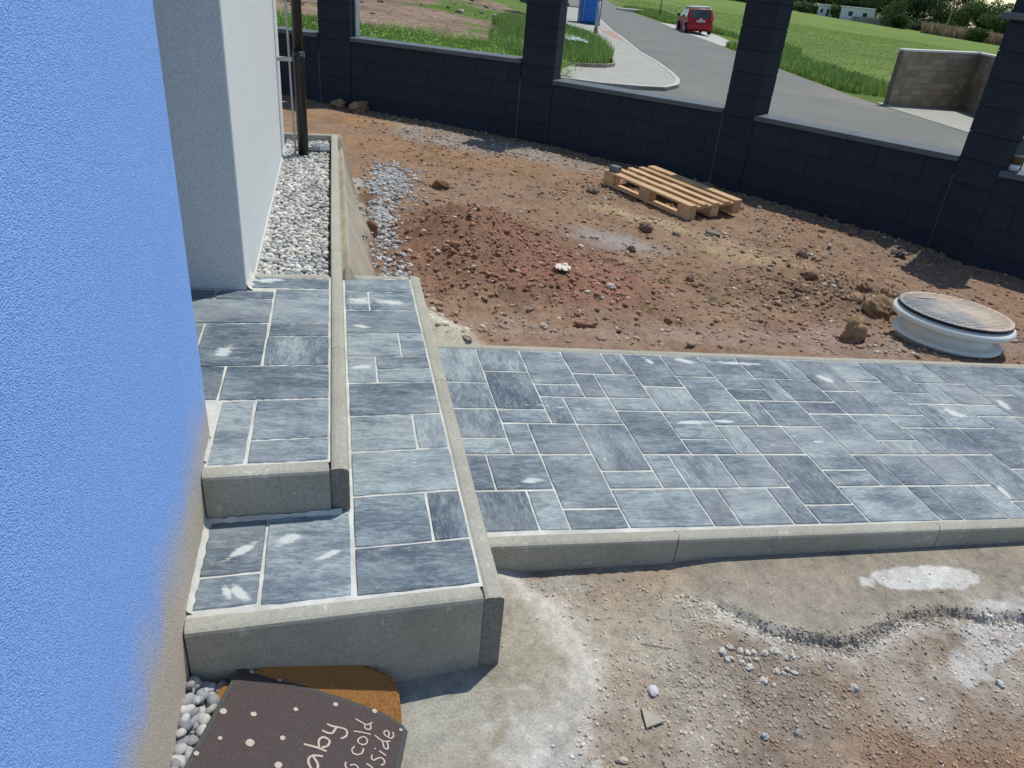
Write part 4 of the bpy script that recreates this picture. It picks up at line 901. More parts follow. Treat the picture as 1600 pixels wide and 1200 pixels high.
SW = [(13.5,44.5),(11.188,34.383),(9.90,29.0),(9.513,26.928),(8.409,22.012),(8.034,19.567),(7.659,17.789),(7.315,16.507),(6.911,15.613),(6.33,14.881),(5.693,14.617),(4.848,14.416),(4.039,14.426),(1.5,14.2),(1.5,16.2),(4.466,16.4),(5.9,17.25),(6.3,18.2),(7.0,21),(8.0,25.3),(8.45,27.2),(8.0,29.5),(8.1,33),(10.5,44.5)]
opoly('pavement', SW, .10, M_setts, .3)
def strip(name, pts, wd, z0, z1, mat, parent=None, seg=1.0):
    """row of kerb stones along a polyline, each stone an object"""
    out = []
    for i in range(len(pts)-1):
        a = Vector(pts[i])*SC; b_ = Vector(pts[i+1])*SC; L = (b_-a).length; n = max(1, round(L/seg)); d = (b_-a).normalized(); nn = Vector((-d.y, d.x))
        for k in range(n):
            p = a+d*(L*k/n+.004); q = a+d*(L*(k+1)/n-.004); V = []
            for z in (z0, z1):
                for pt in (p, q, q+nn*wd, p+nn*wd): V.append((pt.x, pt.y, zO(pt.x, pt.y)+z))
            out.append(mesh(name, V, [(0, 3, 2, 1), (4, 5, 6, 7), (0, 1, 5, 4), (1, 2, 6, 5), (2, 3, 7, 6), (3, 0, 4, 7)], mat, parent))
    return out
M_rk = simple('road_kerb', (.42, .42, .38), (.5, .5, .46), 3, .9)
PK = empty('pavement_kerb', (0, 0, 0), kind='structure')
strip('kerb_stone', [p for p in SW[:13]][::-1], .14, -.05, .112, M_rk, PK)
IS = [(1.5,16.2),(4.466,16.35),(5.2,16.6),(5.75,16.95),(6.1,17.4),(6.33,18.1),(6.45,18.6)]
IK = empty('lawn_edging', (0, 0, 0), label='grey brown kerb edging the tall grass island by the pavement', cat='kerb')
strip('edging_stone', IS, .08, 0, .20, simple('edging', (.22, .18, .15), (.32, .27, .22), 4, .9), IK)
opoly('tactile_paving', [(9.30,26.6),(9.75,28.6),(9.2,28.2),(8.85,25.9),(8.95,24.9)], .104, simple('tactile', (.42, .24, .20), (.38, .23, .19), 5, .9))
pc = [(16.662,41.534),(17.585,41.12),(17.9,37.1),(16.6,32.3),(14.799,29.918),(15.25,33.108),(15.82,37.2)]
opoly('parking_pad', pc, .012, simple('pad_concrete', (.40, .395, .36), (.48, .47, .43), 1.5, .9))
opoly('entrance_pad', [(12.9,16.9),(13.1,17.6),(16.9,18.6),(16.2,13.6),(12.95,14.1)], .012, M_setts)
# dirt lot beyond the wall
def dirt():
    x0, x1, y0, y1 = -16, 10.2, 23.8, 60; nx, ny = 170, 200; X, Y = np.meshgrid(np.linspace(x0, x1, nx), np.linspace(y0, y1, ny))
    Z = zO(X, Y)+.05+.10*fbm(X, Y, .35, 3, 200)+.05*fbm(X, Y, 1.6, 3, 201)+.03*fbm(X, Y, 5, 2, 202)
    Z += .8*np.exp(-(((X-3.0)/2.8)**2+((Y-47)/3.0)**2))+.7*np.exp(-(((X+2.5)/2.5)**2+((Y-40)/4)**2))
    C = np.zeros(X.shape+(3,))+np.array([.245, .175, .130]); n_ = fbm(X, Y, .5, 4, 203); n2_ = fbm(X, Y, 2.5, 4, 204)
    st = np.clip(.5+1.6*fbm(X*.25, Y*1.4-X*.3, 1.4, 3, 207), 0, 1)[..., None]
    C = C*(.86+.28*st)*(1+.3*n_[..., None]+.25*n2_[..., None])
    Z -= .9*sst(7.0, 8.4, X-.16*(Y-26))
    g = sst(.35, .65, .25+.6*fbm(X, Y, .25, 3, 205)+.5*np.exp(-(((X-6.8)/2.2)**2+((Y-41)/5.5)**2)))[..., None]
    g = np.maximum(g, sst(26.2, 24.8, Y+1.2*fbm(X, Y, .6, 3, 206))[..., None])
    C = C*(1-g)+np.array([.09, .16, .03])*g
    V = np.stack([X, Y, Z], -1).reshape(-1, 3); i = np.arange((ny-1)*(nx-1)); a = i//(nx-1)*nx+i % (nx-1); F = np.stack([a, a+1, a+nx+1, a+nx], -1)
    return tag(npmesh('building_plot', V, F, vcol('plot_soil', .97, .1, 4, .08, .3), C.reshape(-1, 3), smooth=True), kind='structure')
dirt()
def oz(x, y): return zO(x, y)
n = 2600; x = RNG.uniform(-14, 9, n); y = RNG.uniform(31, 52, n); k = RNG.uniform(0, 1, n) < (.12+.9*np.exp(-(((x-2.8)/3.2)**2+((y-45.5)/3.2)**2))+.8*np.exp(-(((x+2)/3)**2+((y-37)/4)**2))); x, y = x[k], y[k]
z = oz(x, y)+.06+.8*np.exp(-(((x-3.0)/2.8)**2+((y-47)/3.0)**2))+.7*np.exp(-(((x+2.5)/2.5)**2+((y-40)/4)**2)); s = .03+.16*RNG.uniform(0, 1, len(x))**4
tag(scatter('plot_rubble', np.stack([x, y, z], -1), s, np.array([.30, .24, .19])*RNG.uniform(.4, 1.6, (len(x), 1)), M_grav), kind='stuff')
tag(tube('red_pipe', [(3.3, 42.2, .10), (3.9, 42.4, .03), (4.3, 42.9, .12), (4.6, 43.5, .05)], .05, simple('red_plastic', (.42, .05, .04), None, 1, .5), None, 8), 'red plastic pipe piece lying on the far rubble', 'pipe')

# ---------------------------------------------------------------- grass
def grass(name, x, y, h0, h1, w0, w1, cols, z0=0, lean=.45, tufts=1):
    n = len(x); h = RNG.uniform(h0, h1, n); wd = RNG.uniform(w0, w1, n); th = RNG.uniform(0, 2*PI, n); la = RNG.uniform(0, 2*PI, n); ll = RNG.uniform(.05, lean, n)*h
    z = oz(x, y)+z0; c, s = np.cos(th)*wd, np.sin(th)*wd; lx, ly = np.cos(la)*ll, np.sin(la)*ll
    V = np.stack([np.stack([x-c, y-s, z], -1), np.stack([x+c, y+s, z], -1), np.stack([x+lx*.35+c*.8, y+ly*.35+s*.8, z+h*.6], -1), np.stack([x+lx*.35-c*.8, y+ly*.35-s*.8, z+h*.6], -1), np.stack([x+lx, y+ly, z+h], -1)], 1)
    b = (np.arange(n)*5)[:, None]; F = np.concatenate([b+[0, 1, 2], b+[0, 2, 3], b+[3, 2, 4]], 0)
    col = np.array(cols)[RNG.integers(0, len(cols), n)]*RNG.uniform(.7, 1.3, (n, 1))
    return tag(npmesh(name, V.reshape(-1, 3), F, M_grassv, np.repeat(col, 5, 0)), kind='stuff')
GC = [(.24, .40, .07), (.19, .33, .055), (.28, .43, .10), (.15, .27, .06), (.32, .42, .13)]
def clump(x, y, f, s=300): return fbm(x, y, f, 3, s)
n = 110000; x = RNG.uniform(-3, 9, n); y = RNG.uniform(17.5, 27, n)
top = 25.6+1.0*fbm(x, x*0, .55, 3, 310)-.06*(x-2)
k = (y < top) & ((x < 6.6) | (y > 24.6+(x-6.6)*.1)) & (x < 6.9+(y-22.5)*.22) & (y > 19.5+np.clip(x-4.5, 0, 9)*1.6) & (RNG.uniform(0, 1, n) < .55+clump(x, y, 1.2))
x, y = x[k], y[k]
grass('tall_grass', x, y, .15, .45, .007, .016, GC, 0)
# broad leaved weeds in the grass
def weeds(name, x, y, h, nl, cols, ls=.045, z0=0, spread=.18):
    V = []; C = []; nn = len(x)
    px = np.repeat(x, nl)+RNG.normal(0, spread, nn*nl); py = np.repeat(y, nl)+RNG.normal(0, spread, nn*nl); hh = np.repeat(h, nl)*RNG.uniform(.15, 1, nn*nl)
    z = oz(px, py)+z0+hh; a = RNG.uniform(0, 2*PI, nn*nl); s = RNG.uniform(.5, 1.2, nn*nl)*ls; t_ = RNG.uniform(-.5, .5, nn*nl)
    u = np.stack([np.cos(a), np.sin(a), t_], -1)*s[:, None]; v = np.stack([-np.sin(a), np.cos(a), RNG.uniform(-.5, .5, nn*nl)], -1)*s[:, None]*.45
    c = np.stack([px, py, z], -1); V = np.stack([c-u, c+v, c+u, c-v], 1).reshape(-1, 3); F = np.arange(4*nn*nl).reshape(-1, 4)
    C = np.repeat(np.array(cols)[RNG.integers(0, len(cols), nn*nl)]*RNG.uniform(.7, 1.3, (nn*nl, 1)), 4, 0)
    return tag(npmesh(name, V, F, M_leaf, C), kind='stuff')
x = RNG.uniform(-2, 6.2, 300); y = RNG.uniform(20.5, 25.6, 300); k = fbm(x, y, .7, 2, 320) > -.15
weeds('weeds', x[k], y[k], RNG.uniform(.25, .62, k.sum()), 80, [(.15, .30, .05), (.20, .37, .07), (.26, .41, .10)])
n = 30000; x = RNG.uniform(4.5, 11.5, n); y = RNG.uniform(22.9, 38, n)
k = (x < np.interp(y, [23, 24, 25.7, 29.4, 35.5, 38], [6.6, 8.1, 8.85, 9.9, 11.4, 11.3])+.3*fbm(x, y, 1, 2, 5)) & (x > .200*y+.7*fbm(x, y, .6, 3, 15)) & (y > 23.25) & ((y < 31) | (x < 10.6-(y-31)*.12))
grass('island_grass', x[k], y[k], .22, .55, .008, .018, [(.25, .38, .10), (.19, .32, .08), (.30, .41, .14), (.16, .28, .06)], .05, .3)
# verge beside the road
V1 = [(26.5, 76), (25.2, 68), (23.9, 58.6), (23.0, 53), (25.5, 52.0), (23.6, 45.7), (20.9, 42.2), (20.3, 39.4), (19.2, 33.2), (18.25, 26.4), (18.1, 24.2)]
def verge(n, name, w_, h0, h1, cols, off=0, seed=0, sh=(0, 0)):
    vx = np.array([p[0] for p in V1][::-1]); vy = np.array([p[1] for p in V1][::-1])
    y = RNG.uniform(24.2, 76, n)**1; x = np.interp(y, vy, vx)+off+np.abs(RNG.uniform(0, 1, n))**1.2*w_
    k = RNG.uniform(0, 1, n) < .65+fbm(x, y, .5, 3, seed)
    k &= ~((y < 26.6) & (x > 18.1))
    k &= ~((y > 43.2) & (y < 58.2) & (x < 26.0-np.abs(y-51)*.05))
    return grass(name, x[k], y[k], h0, h1, .02, .045, cols, 0)
verge(46000, 'verge_grass', 4.2, .10, .36, [(.24, .36, .09), (.19, .31, .07), (.28, .39, .12), (.15, .26, .06)], .1, 330)
n = 50000; y = RNG.uniform(26, 110, n); x = RNG.uniform(19, 90, n); vx = np.interp(y, [24, 34, 45, 58, 76, 120], [21, 23, 25, 27, 29, 35]); k = (x > vx) & (x < vx+ 45*(y/60)) & ~((y < 27) & (x < 25))
grass('meadow_grass', x[k], y[k], .03, .08, .012, .03, [(.19, .27, .055), (.16, .24, .05)], 0, .8)

# ---------------------------------------------------------------- far brown wall
BW = empty('brown_block_wall', (13.18*SC, 17.27*SC, zO(13.18*SC, 17.27*SC)), label='tan brown rock faced block wall across the road with pale coping', cat='wall')
def bwall(p, q, h, face=1, dirn=1, zt=None):
    p = Vector(p)*SC; q = Vector(q)*SC; L = (q-p).length; d = (q-p).normalized(); nn = Vector((-d.y, d.x))*face; rh = .2; nc = 10
    ztop = zt if zt is not None else zO(p.x, p.y)+h
    for c in range(nc):
        x = 0; first = True; z1 = ztop-.06-rh*c; z0 = z1-rh+.008
        while x < L-.02:
            l = random.choice([.3, .4, .4, .5, .2]) if not first else random.choice([.2, .3, .4]); first = False; l = min(l, L-x)
            a = p+d*(x+.004); b_ = p+d*(x+l-.004); e = random.uniform(0, .014); V = []
            m_ = (a+b_)/2
            for zz in (z0, z1):
                for pt in (a-nn*e, b_-nn*random.uniform(0, .012), b_+nn*.19, a+nn*.19): V.append((pt.x, pt.y, zz))
            o = mesh('block', [(v[0]-BW.location.x, v[1]-BW.location.y, v[2]-BW.location.z) for v in V], [(0, 3, 2, 1), (4, 5, 6, 7), (0, 1, 5, 4), (1, 2, 6, 5), (2, 3, 7, 6), (3, 0, 4, 7)] if face > 0 else [(0, 1, 2, 3), (7, 6, 5, 4), (4, 5, 1, 0), (5, 6, 2, 1), (6, 7, 3, 2), (7, 4, 0, 3)], M_bb, BW); x += l
    V = []
    for zz in (ztop-1.95, ztop-.062):
        for pt in (p+nn*.014, q+nn*.014, q+nn*.18, p+nn*.18): V.append((pt.x-BW.location.x, pt.y-BW.location.y, zz-BW.location.z))
    mesh('wall_core', V, [(0, 3, 2, 1), (4, 5, 6, 7), (0, 1, 5, 4), (1, 2, 6, 5), (2, 3, 7, 6), (3, 0, 4, 7)], M_bc, BW)
    V = []
    for zz in (ztop-.06, ztop+.0):
        for pt in (p-nn*.04-d*.03, q-nn*.04, q+nn*.26, p+nn*.26-d*.03): V.append((pt.x-BW.location.x, pt.y-BW.location.y, zz-BW.location.z))
    mesh('coping_slab', V, [(0, 3, 2, 1), (4, 5, 6, 7), (0, 1, 5, 4), (1, 2, 6, 5), (2, 3, 7, 6), (3, 0, 4, 7)], M_bcop, BW)
def bbm():
    mt, t, b = newmat('brown_block', .95, .15); g = N(t, 'ShaderNodeNewGeometry').outputs['Position']; oi = N(t, 'ShaderNodeObjectInfo')
    c = mixc(t, ramp(t, noise(t, g, 14, 4, .7), .3, .7), (.25, .19, .13), (.35, .275, .195))
    c = mixc(t, ramp(t, oi.outputs['Random'], .1, .9, (0, 0, 0), (.8, .8, .8)), c, mixc(t, ramp(t, oi.outputs['Random'], .3, .8), (.27, .20, .14), (.42, .345, .25)))
    t.links.new(c, b.inputs['Base Color']); bump(t, b, noise(t, g, 25, 4, .7), .03); return mt
M_bb = bbm(); M_bc = simple('brown_core', (.16, .125, .095)); M_bcop = simple('pale_coping', (.62, .60, .54), (.7, .68, .62), 3)
bwall((13.18, 17.27), (16.2, 18.25), 1.79, 1); bwall((16.32, 18.42), (15.4, 14.6), 1.79, -1, 1, zO(13.18*SC, 17.27*SC)+1.79)

# ---------------------------------------------------------------- red car
def car():
    M_red = simple('car_red', (.34, .012, .022), None, 1, .42, .35); M_bl = simple('car_rubber', (.015, .015, .016), None, 1, .7); M_gl = simple('car_glass', (.03, .05, .045), (.10, .14, .12), 1.5, .08, .7)
    M_rim = simple('rim', (.5, .5, .5), None, 1, .35, .5, metal=.7); M_lamp = simple('tail_lamp', (.5, .02, .02), None, 1, .2, .6); M_pl = simple('plate', (.7, .7, .68), None, 1, .5)
    fl = Vector((22.551, 52.667)); rl = Vector((22.025, 50.188)); d = (fl-rl).normalized()
    t = empty('car', (22.78, 50.1, zO(22.8, 50.8)+.012), label='red compact hatchback parked on the verge pad seen from behind', cat='car')
    rz = math.atan2(d.y, d.x)-PI/2; t.rotation_euler = (-.018, -.055, rz)
    # local frame: x right, y forward; rear axle at y=0
    secs = [(-.62, .28, .62, .62, .0), ]
    # side profile (y, z) lower body and cabin, width as function of z
    prof = [(-.60,.30),(-.64,.45),(-.63,.72),(-.58,.95),(-.52,1.12),(-.42,1.42),(-.30,1.505),(.4,1.54),(1.2,1.50),(1.55,1.42),(2.20,1.02),(2.85,.92),(3.12,.78),(3.18,.50),(3.12,.26),(2.9,.2),(-.45,.2)]
    def hw(y, z):
        w_ = .82
        if z > .95: w_ -= (z-.95)*.30
        if z < .35: w_ -= .04
        if y > 2.6: w_ -= (y-2.6)*.22
        if y < -.45: w_ -= (-.45-y)*.25
        return w_
    bm = bmesh.new(); lv = [bm.verts.new((-hw(y, z), y, z)) for y, z in prof]; rv = [bm.verts.new((hw(y, z), y, z)) for y, z in prof]; n = len(prof)
    mv = [bm.verts.new((0, y-(.02 if y < -.3 else (-.06 if y > 2.8 else 0)), z+(.012 if z > 1.35 else 0))) for y, z in prof]
    for i in range(n):
        j = (i+1) % n; bm.faces.new((lv[i], lv[j], mv[j], mv[i])); bm.faces.new((mv[i], mv[j], rv[j], rv[i]))
    bm.faces.new(lv[::-1]); bm.faces.new(rv)
    bmesh.ops.triangulate(bm, faces=[f for f in bm.faces if len(f.verts) > 4])
    body = bmo('body', bm, M_red, t)
    bv = body.modifiers.new('bevel', 'BEVEL'); bv.width = .03; bv.segments = 2; bv.limit_method = 'ANGLE'; bv.angle_limit = .5
    box('roof', -.62, .62, -.34, 1.35, 1.50, 1.585, simple('car_roof', (.62, .62, .60), None, 1, .3, .6), t, .02)
    def pane(pts, parent=t): return mesh('window', pts, [(0, 1, 2, 3)], M_gl, parent)
    pane([(-.66, -.625, .93), (.66, -.625, .93), (.58, -.455, 1.43), (-.58, -.455, 1.43)])
    pane([(-.60, 2.16, 1.06), (.60, 2.16, 1.06), (.55, 1.55, 1.43), (-.55, 1.55, 1.43)][::-1])
    for s in (-1, 1):
        def sx(y, z): return s*(hw(y, z)+.012)
        for a, b_, c, d2 in (((-.28,.98),(.52,.98),(.52,1.42),(-.14,1.42)), ((.60,.98),(1.98,.98),(1.42,1.40),(.60,1.42))):
            pane([(sx(*p), *p) for p in (a, b_, c, d2)])
        mesh('tail_light', [(s*.80, -.655, .78), (s*.62, -.668, .80), (s*.60, -.60, 1.10), (s*.60, -.50, 1.38), (s*.70, -.44, 1.38), (s*.80, -.52, 1.05)], [(0, 1, 2, 3, 4, 5)], M_lamp, t)
        box('mirror', s*.98-.10, s*.98+.10, 1.62, 1.74, .98, 1.14, M_bl, t, .04)
        for y in (0, 2.53):
            wh = tube('wheel', [(s*.68, y, .30), (s*.86, y, .30)], .30, M_bl, t, 28, False)
            tube('rim', [(s*.80, y, .30), (s*.872, y, .30)], .19, M_rim, wh, 20, False)
            o = tube('wheel_arch', [(s*.70, y, .31), (s*.842, y, .31)], .345, M_bl, t, 28, False)
    box('bumper', -.80, .80, -.72, -.55, .30, .62, M_red, t, .05, None, 2)
    box('number_plate', -.26, .26, -.715, -.70, .70, .82, M_pl, t, .004)
    box('badge', -.04, .04, -.70, -.685, .875, .93, M_rim, t, .004)
    box('handle', -.10, .10, -.69, -.67, .845, .865, M_rim, t, .004)
    bm = bmesh.new()
    for i, x_ in enumerate((-.2, -.14, -.08, 0.02, .08, .14, .2)): bbox(bm, x_-.02, x_+.02, -.7175, -.7155, .73, .79)
    bmo('plate_marks', bm, M_bl, t); box('underbody', -.7, .7, -.4, 2.9, .17, .3, M_bl, t)
car()
# ---------------------------------------------------------------- toilet, lamp post, trailer, posts
M_tb = simple('toilet_blue', (.012, .10, .42), (.015, .12, .48), 3, .45, .4)
t = empty('portable_toilet', (13.48, 43.75, zO(13.5, 43.8)+.05), label='blue portable toilet cabin on the pavement behind the lamp post', cat='toilet')
t.rotation_euler = (0, 0, -.16)
box('cabin', -.55, .55, -.52, .55, .12, 2.15, M_tb, t, .03); box('skid', -.56, .56, -.54, .56, 0, .12, simple('toilet_base', (.02, .05, .14)), t, .01)
dr = box('door', -.38, .40, -.56, -.522, .2, 2.0, simple('toilet_door', (.02, .16, .56), (.018, .14, .5), 3, .45), t, .012)
for z in (.55, .95, 1.30, 1.7): box('door_rib', -.33, .35, -.575, -.561, z-.03, z+.03, M_tb, dr, .006)
box('sign', -.18, .22, -.580, -.576, 1.36, 1.52, simple('sign_white', (.68, .7, .72)), dr, .001)
box('door_edge', -.41, -.388, -.565, -.53, .16, 2.05, simple('toilet_trim', (.45, .5, .6)), t, .003)
bm = bmesh.new(); bbox(bm, -.58, .58, -.56, .58, 2.15, 2.2, .01); bbox(bm, -.45, .45, -.42, .45, 2.2, 2.32, .05); bmo('roof', bm, simple('toilet_roof', (.6, .62, .65)), t)
lx, ly = 11.889, 37.243
t = empty('street_lamp', (lx, ly, zO(lx, ly)+.09), label='grey tapered steel lamp post in front of the blue toilet', cat='lamp post')
M_st = simple('galvanised', (.33, .35, .35), (.40, .42, .41), 8, .5, .4)
tube('lower_post', [(0, 0, 0), (0, 0, 1.35)], .085, M_st, t, 20); tube('upper_post', [(0, 0, 1.35), (0, 0, 1.42), (0, 0, 6.0)], [.085, .06, .045], M_st, t, 20); tube('foot', [(0, 0, -.05), (0, 0, .22)], .10, simple('rust', (.22, .16, .12), (.3, .25, .2), 9), t, 20)
box('access_door', -.03, .03, -.088, -.082, .5, .8, M_st, t, .003)
box('lamp_head', -.1, .1, -.75, .05, 6.0, 6.1, M_st, t, .03)
t = empty('site_trailer', (11.95, 45.5, zO(12, 45.5)+.1), label='white boxed site trailer with a dark drawbar left of the blue toilet', cat='trailer')
M_tw = simple('trailer_white', (.55, .57, .57), (.62, .63, .62), 2, .5)
box('cabin', -1.7, .35, -.4, 1.4, .75, 2.6, M_tw, t, .03); box('chassis', -1.7, .8, -.3, 1.3, .55, .72, simple('trailer_steel', (.05, .055, .06)), t, .02)
box('side_panel', -.35, .05, -.46, -.41, .9, 2.4, simple('panel_dark', (.06, .065, .07)), t, .01)
tube('drawbar', [(.2, -.3, .62), (1.5, -.35, .58)], .035, M_bc, t, 8)
tube('wheel', [(-.9, -.42, .32), (-.9, -.22, .32)], .32, simple('tyre', (.02, .02, .02)), t, 20, False); tube('jockey_wheel', [(.55, -.36, .12), (.55, -.28, .12)], .12, simple('tyre2', (.02, .02, .02)), t, 16, False)
box('light', .18, .34, -.47, -.42, .9, 1.25, simple('lens_white', (.75, .75, .7)), t, .01)
lx, ly = 25.8, 64.5
t = empty('marker_post', (lx, ly, zO(lx, ly)), label='thin dark post standing in the grass across the road', cat='post'); tube('post', [(0, 0, 0), (0, 0, 2.6)], .04, simple('post_dark', (.05, .05, .045)), t, 8)
t = empty('road_slab', (25.0, 69.5, zO(25.0, 69.5)), label='pale concrete culvert slab at the far road edge', cat='slab'); box('slab', -1.1, 1.1, -.5, .5, 0, .22, M_rk, t, .03)
crumple('plastic_sheet', 8.35, 28.9, (.42, 1.35), (.62, .66, .70), 'crumpled translucent plastic sheet in the tall grass island', 'sheet', zO(8.35, 28.9)+.36, .4, 9, .22)
crumple('dark_bag', 6.85, 30.6, (.30, .24), (.02, .022, .025), 'small dark crumpled bag at the grass edge beside the pillar', 'bag', zO(6.85, 30.6)+.12, .5, 10)

# ---------------------------------------------------------------- distance
def uv(az_x, dist): return az_x
def farpt(px, dist):
    """ground point in the compass direction given as x/y ratio at a range"""
    r = px; y = dist/math.sqrt(1+r*r); return r*y, y
def crown(name, x, y, z, rx, rz, nleaf, ls, cols, parent, seed, lobes=9):
    r_ = np.random.default_rng(seed); P_ = []
    L_ = [(r_.normal(0, .38)*rx, r_.normal(0, .38)*rx, r_.uniform(.15, .85)*rz*2, r_.uniform(.35, .6)) for _ in range(lobes)]
    per = nleaf//lobes
    for (a, b_, c, s) in L_:
        v = r_.normal(0, 1, (per, 3)); v /= np.linalg.norm(v, axis=1)[:, None]; v *= r_.uniform(.55, 1.05, (per, 1))
        P_.append(v*np.array([rx*s, rx*s, rz*s])+np.array([a, b_, c]))
    P_ = np.concatenate(P_); P_[:, 2] = np.abs(P_[:, 2]); n = len(P_); s = r_.uniform(.6, 1.3, n)*ls
    u = r_.normal(0, 1, (n, 3)); u /= np.linalg.norm(u, axis=1)[:, None]; q = r_.normal(0, 1, (n, 3)); v = np.cross(u, q); v /= np.linalg.norm(v, axis=1)[:, None]
    u *= s[:, None]; v *= s[:, None]*.6
    V = np.stack([P_-u, P_+v, P_+u, P_-v], 1).reshape(-1, 3)
    C = np.repeat(np.array(cols)[r_.integers(0, len(cols), n)]*r_.uniform(.65, 1.35, (n, 1)), 4, 0)
    return npmesh(name, V, np.arange(4*n).reshape(-1, 4), M_leaf, C, parent)
M_bark = simple('bark', (.10, .08, .06), (.15, .12, .09), 2)
TG = {'d': [(.035, .07, .02), (.05, .09, .03), (.028, .055, .02)], 'm': [(.07, .13, .03), (.09, .155, .04), (.055, .10, .03)], 'l': [(.11, .18, .05), (.14, .21, .06), (.09, .15, .045)], 'g': [(.10, .13, .08), (.13, .16, .10)]}
def tree(r, dist, hgt, rad, kind, label, seed, cat='tree', group=None):
    x, y = farpt(r, dist); z = zO(x, y); t = empty('tree' if cat == 'tree' else 'bush', (x, y, z-.1), label=label, cat=cat, group=group)
    rs = random.Random(seed)
    bm = bmesh.new(); tube('', [(0, 0, 0), (rs.uniform(-.3, .3), 0, hgt*.4), (rs.uniform(-.5, .5), .2, hgt*.75)], [hgt*.03, hgt*.02, hgt*.008], None, None, 7, bm=bm)
    for k in range(5):
        a = k*1.26+rs.random(); tube('', [(0, 0, hgt*.3), (math.cos(a)*rad*.5, math.sin(a)*rad*.5, hgt*(.5+.08*k))], [hgt*.012, hgt*.004], None, None, 5, bm=bm)
    bmo('trunk', bm, M_bark, t); crown('crown', 0, 0, 0, rad, hgt*.48, int(2600*max(1, rad/4)), .35, TG[kind], t, seed)
i = 0
LB = {'d': 'dark green', 'm': 'mid green', 'l': 'pale green', 'g': 'grey green'}
# ratio x/y along the far field edge, range in metres
edge_trees = [(.445+.036*k, 362+6*((k*5) % 3), (10.5 if k < 12 else 9.0)+((k*7) % 5)*1.2, 7.2+((k*3) % 4)*.8, 'dmdldmdlmdmlmdm'[k]) for k in range(15)]
names = ['first', 'second', 'third', 'fourth', 'fifth', 'sixth', 'seventh', 'eighth', 'ninth', 'tenth', 'eleventh', 'twelfth', 'thirteenth', 'fourteenth', 'fifteenth', 'sixteenth', 'seventeenth', 'eighteenth']
for i, (r, dd, hh, rr, kd) in enumerate(edge_trees):
    lb = f'{names[i]} tree from the left along the far field edge, {LB[kd]} crown'
    tree(r, dd, hh, rr, kd, lb, 40+i, 'tree', 'trees along the far field edge')
back = [(.46+.048*k, 398, 21+((k*5) % 4)*1.6, 13, 'ddmdddmdd'[k]) for k in range(9)]
for i, (r, dd, hh, rr, kd) in enumerate(back):
    tree(r, dd, hh, rr, kd, f'tall wood tree behind the field edge trees, {names[i]} one built up from the left', 80+i, 'tree', 'tall trees behind the field edge')
bush = [(.652, 330, 4.2, 3.4, 'm', 'round green bush standing between the two white sheds'), (.738, 318, 8.5, 4.6, 'm', 'round dense green bush right of the white sheds'), (.873, 296, 4.2, 4.0, 'm', 'low green bush in front of the dry reeds'), (.60, 335, 4, 4.5, 'd', 'dark bush left of the white sheds'), (.92, 330, 10, 9, 'm', 'wide mid green shrub mass behind the right end of the reeds')]
for i, b_ in enumerate(bush): tree(b_[0], b_[1], b_[2], b_[3], b_[4], b_[5], 60+i, 'bush')
def shed(r, dist, w_, h, dp, rz, label, wins):
    x, y = farpt(r, dist); t = empty('shed', (x, y, zO(x, y)), rz, label=label, cat='shed')
    box('wall', -w_/2, w_/2, -dp/2, dp/2, -1, h, simple('shed_white', (.60, .66, .70), (.68, .72, .75), .5, .8), t, .03)
    box('roof', -w_/2-.3, w_/2+.3, -dp/2-.3, dp/2+.3, h, h+.25, simple('shed_roof', (.5, .52, .54)), t, .02)
    for (a, b_, c, d_) in wins: box('door' if c < .3 else 'window', a, b_, -dp/2-.05, -dp/2+.02, c, d_, simple('opening', (.04, .045, .05)), t, .005)
shed(.634, 335, 8, 3.6, 5, -.55, 'left white shed at the far field edge with three dark openings', [(-3, -2.2, 1.2, 2.4), (-.8, 0, 0, 2.5), (1.4, 2.2, 0, 2.5)])
shed(.676, 325, 11, 4.2, 5, -.55, 'right white shed at the far field edge with window and door', [(-3.0, -1.6, 1.6, 3.0), (1.8, 3.2, .2, 2.9)])
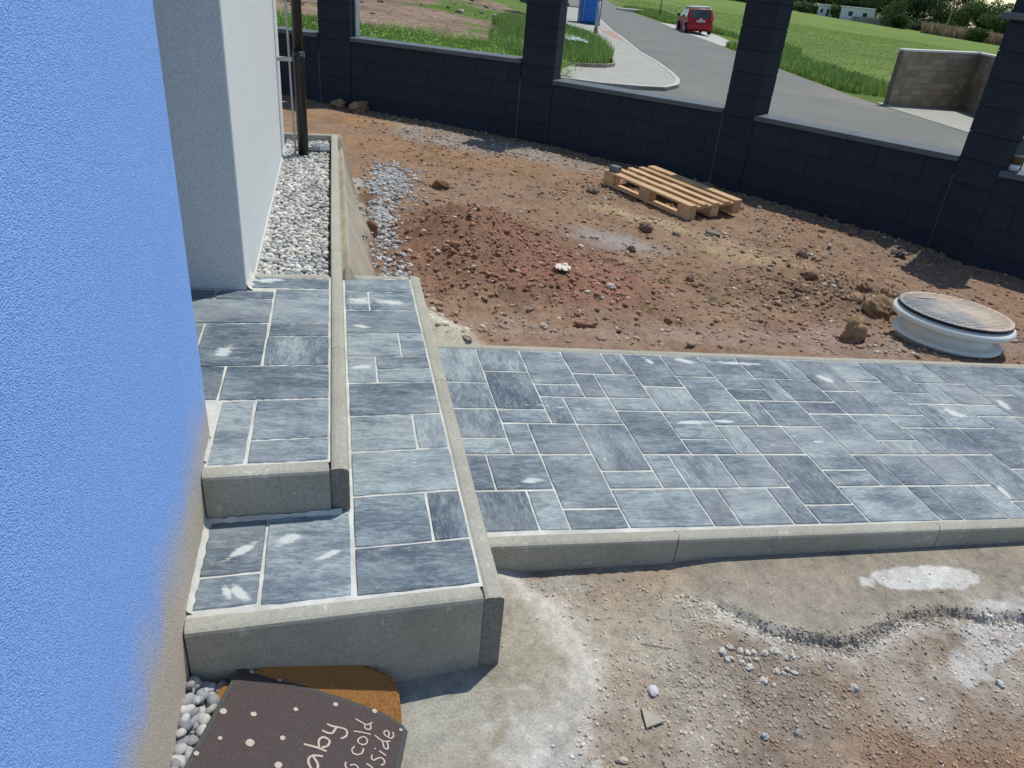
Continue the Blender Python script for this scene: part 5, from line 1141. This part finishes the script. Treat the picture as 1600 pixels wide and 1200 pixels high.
x, y = farpt(.712, 322); t = empty('field_wall', (x, y, zO(x, y)), -.6, label='low grey wall right of the white sheds at the field edge', cat='wall'); box('panel', -9, 9, -.1, .1, -.8, 1.9, simple('grey_wall', (.27, .26, .25), (.33, .32, .30), .5), t, .02)
box('coping', -9.1, 9.1, -.2, .2, 1.9, 2.05, simple('grey_cop', (.5, .48, .44)), t, .02)
x, y = farpt(.815, 292); t = empty('utility_pole', (x, y, zO(x, y)), label='slanting pale utility pole rising from the dry reeds', cat='pole'); tube('pole', [(0, 0, -.5), (1.3, 0, 13)], [.22, .15], simple('pole_wood', (.33, .30, .26)), t, 8)
n = 9000; rr = RNG.uniform(.78, .96, n); dd = RNG.uniform(296, 322, n); y = dd/np.sqrt(1+rr**2); x = rr*y
grass('dry_reeds', x, y, 1.4, 3.6, .10, .22, [(.34, .25, .17), (.28, .20, .14), (.40, .31, .21)], 0, .25)
x, y = RNG.uniform(0, 1, 5000), RNG.uniform(0, 1, 5000); rr = .42+.56*x; dd = 345+14*y; yy = dd/np.sqrt(1+rr**2)
weeds('hedge_undergrowth', rr*yy, yy, RNG.uniform(1.2, 4.2, 5000), 9, [(.05, .10, .028), (.07, .13, .035), (.04, .08, .025)], .45, 0, .9)
# little green tufts in the garden
for i, (x, y) in enumerate([(2.05, 4.35), (2.3, 4.1), (1.75, 3.85), (1.9, 3.72), (3.4, 3.35), (2.35, 8.55), (2.6, 8.4)]):
    n = 60; xx = RNG.normal(x, .045, n); yy = RNG.normal(y, .03, n); zz = soil_h(xx, yy)
    h = RNG.uniform(.01, .035, n); a = RNG.uniform(0, 6.28, n); V = np.stack([np.stack([xx-.002, yy, zz], -1), np.stack([xx+.002, yy, zz], -1), np.stack([xx+np.cos(a)*h*.7, yy+np.sin(a)*h*.7, zz+h], -1)], 1).reshape(-1, 3)
    o = npmesh('weed_tuft', V, np.arange(3*n).reshape(-1, 3), M_grassv, np.tile([.16, .20, .05], (3*n, 1)))
    tag(o, kind='stuff')
bpy.context.view_layer.update()
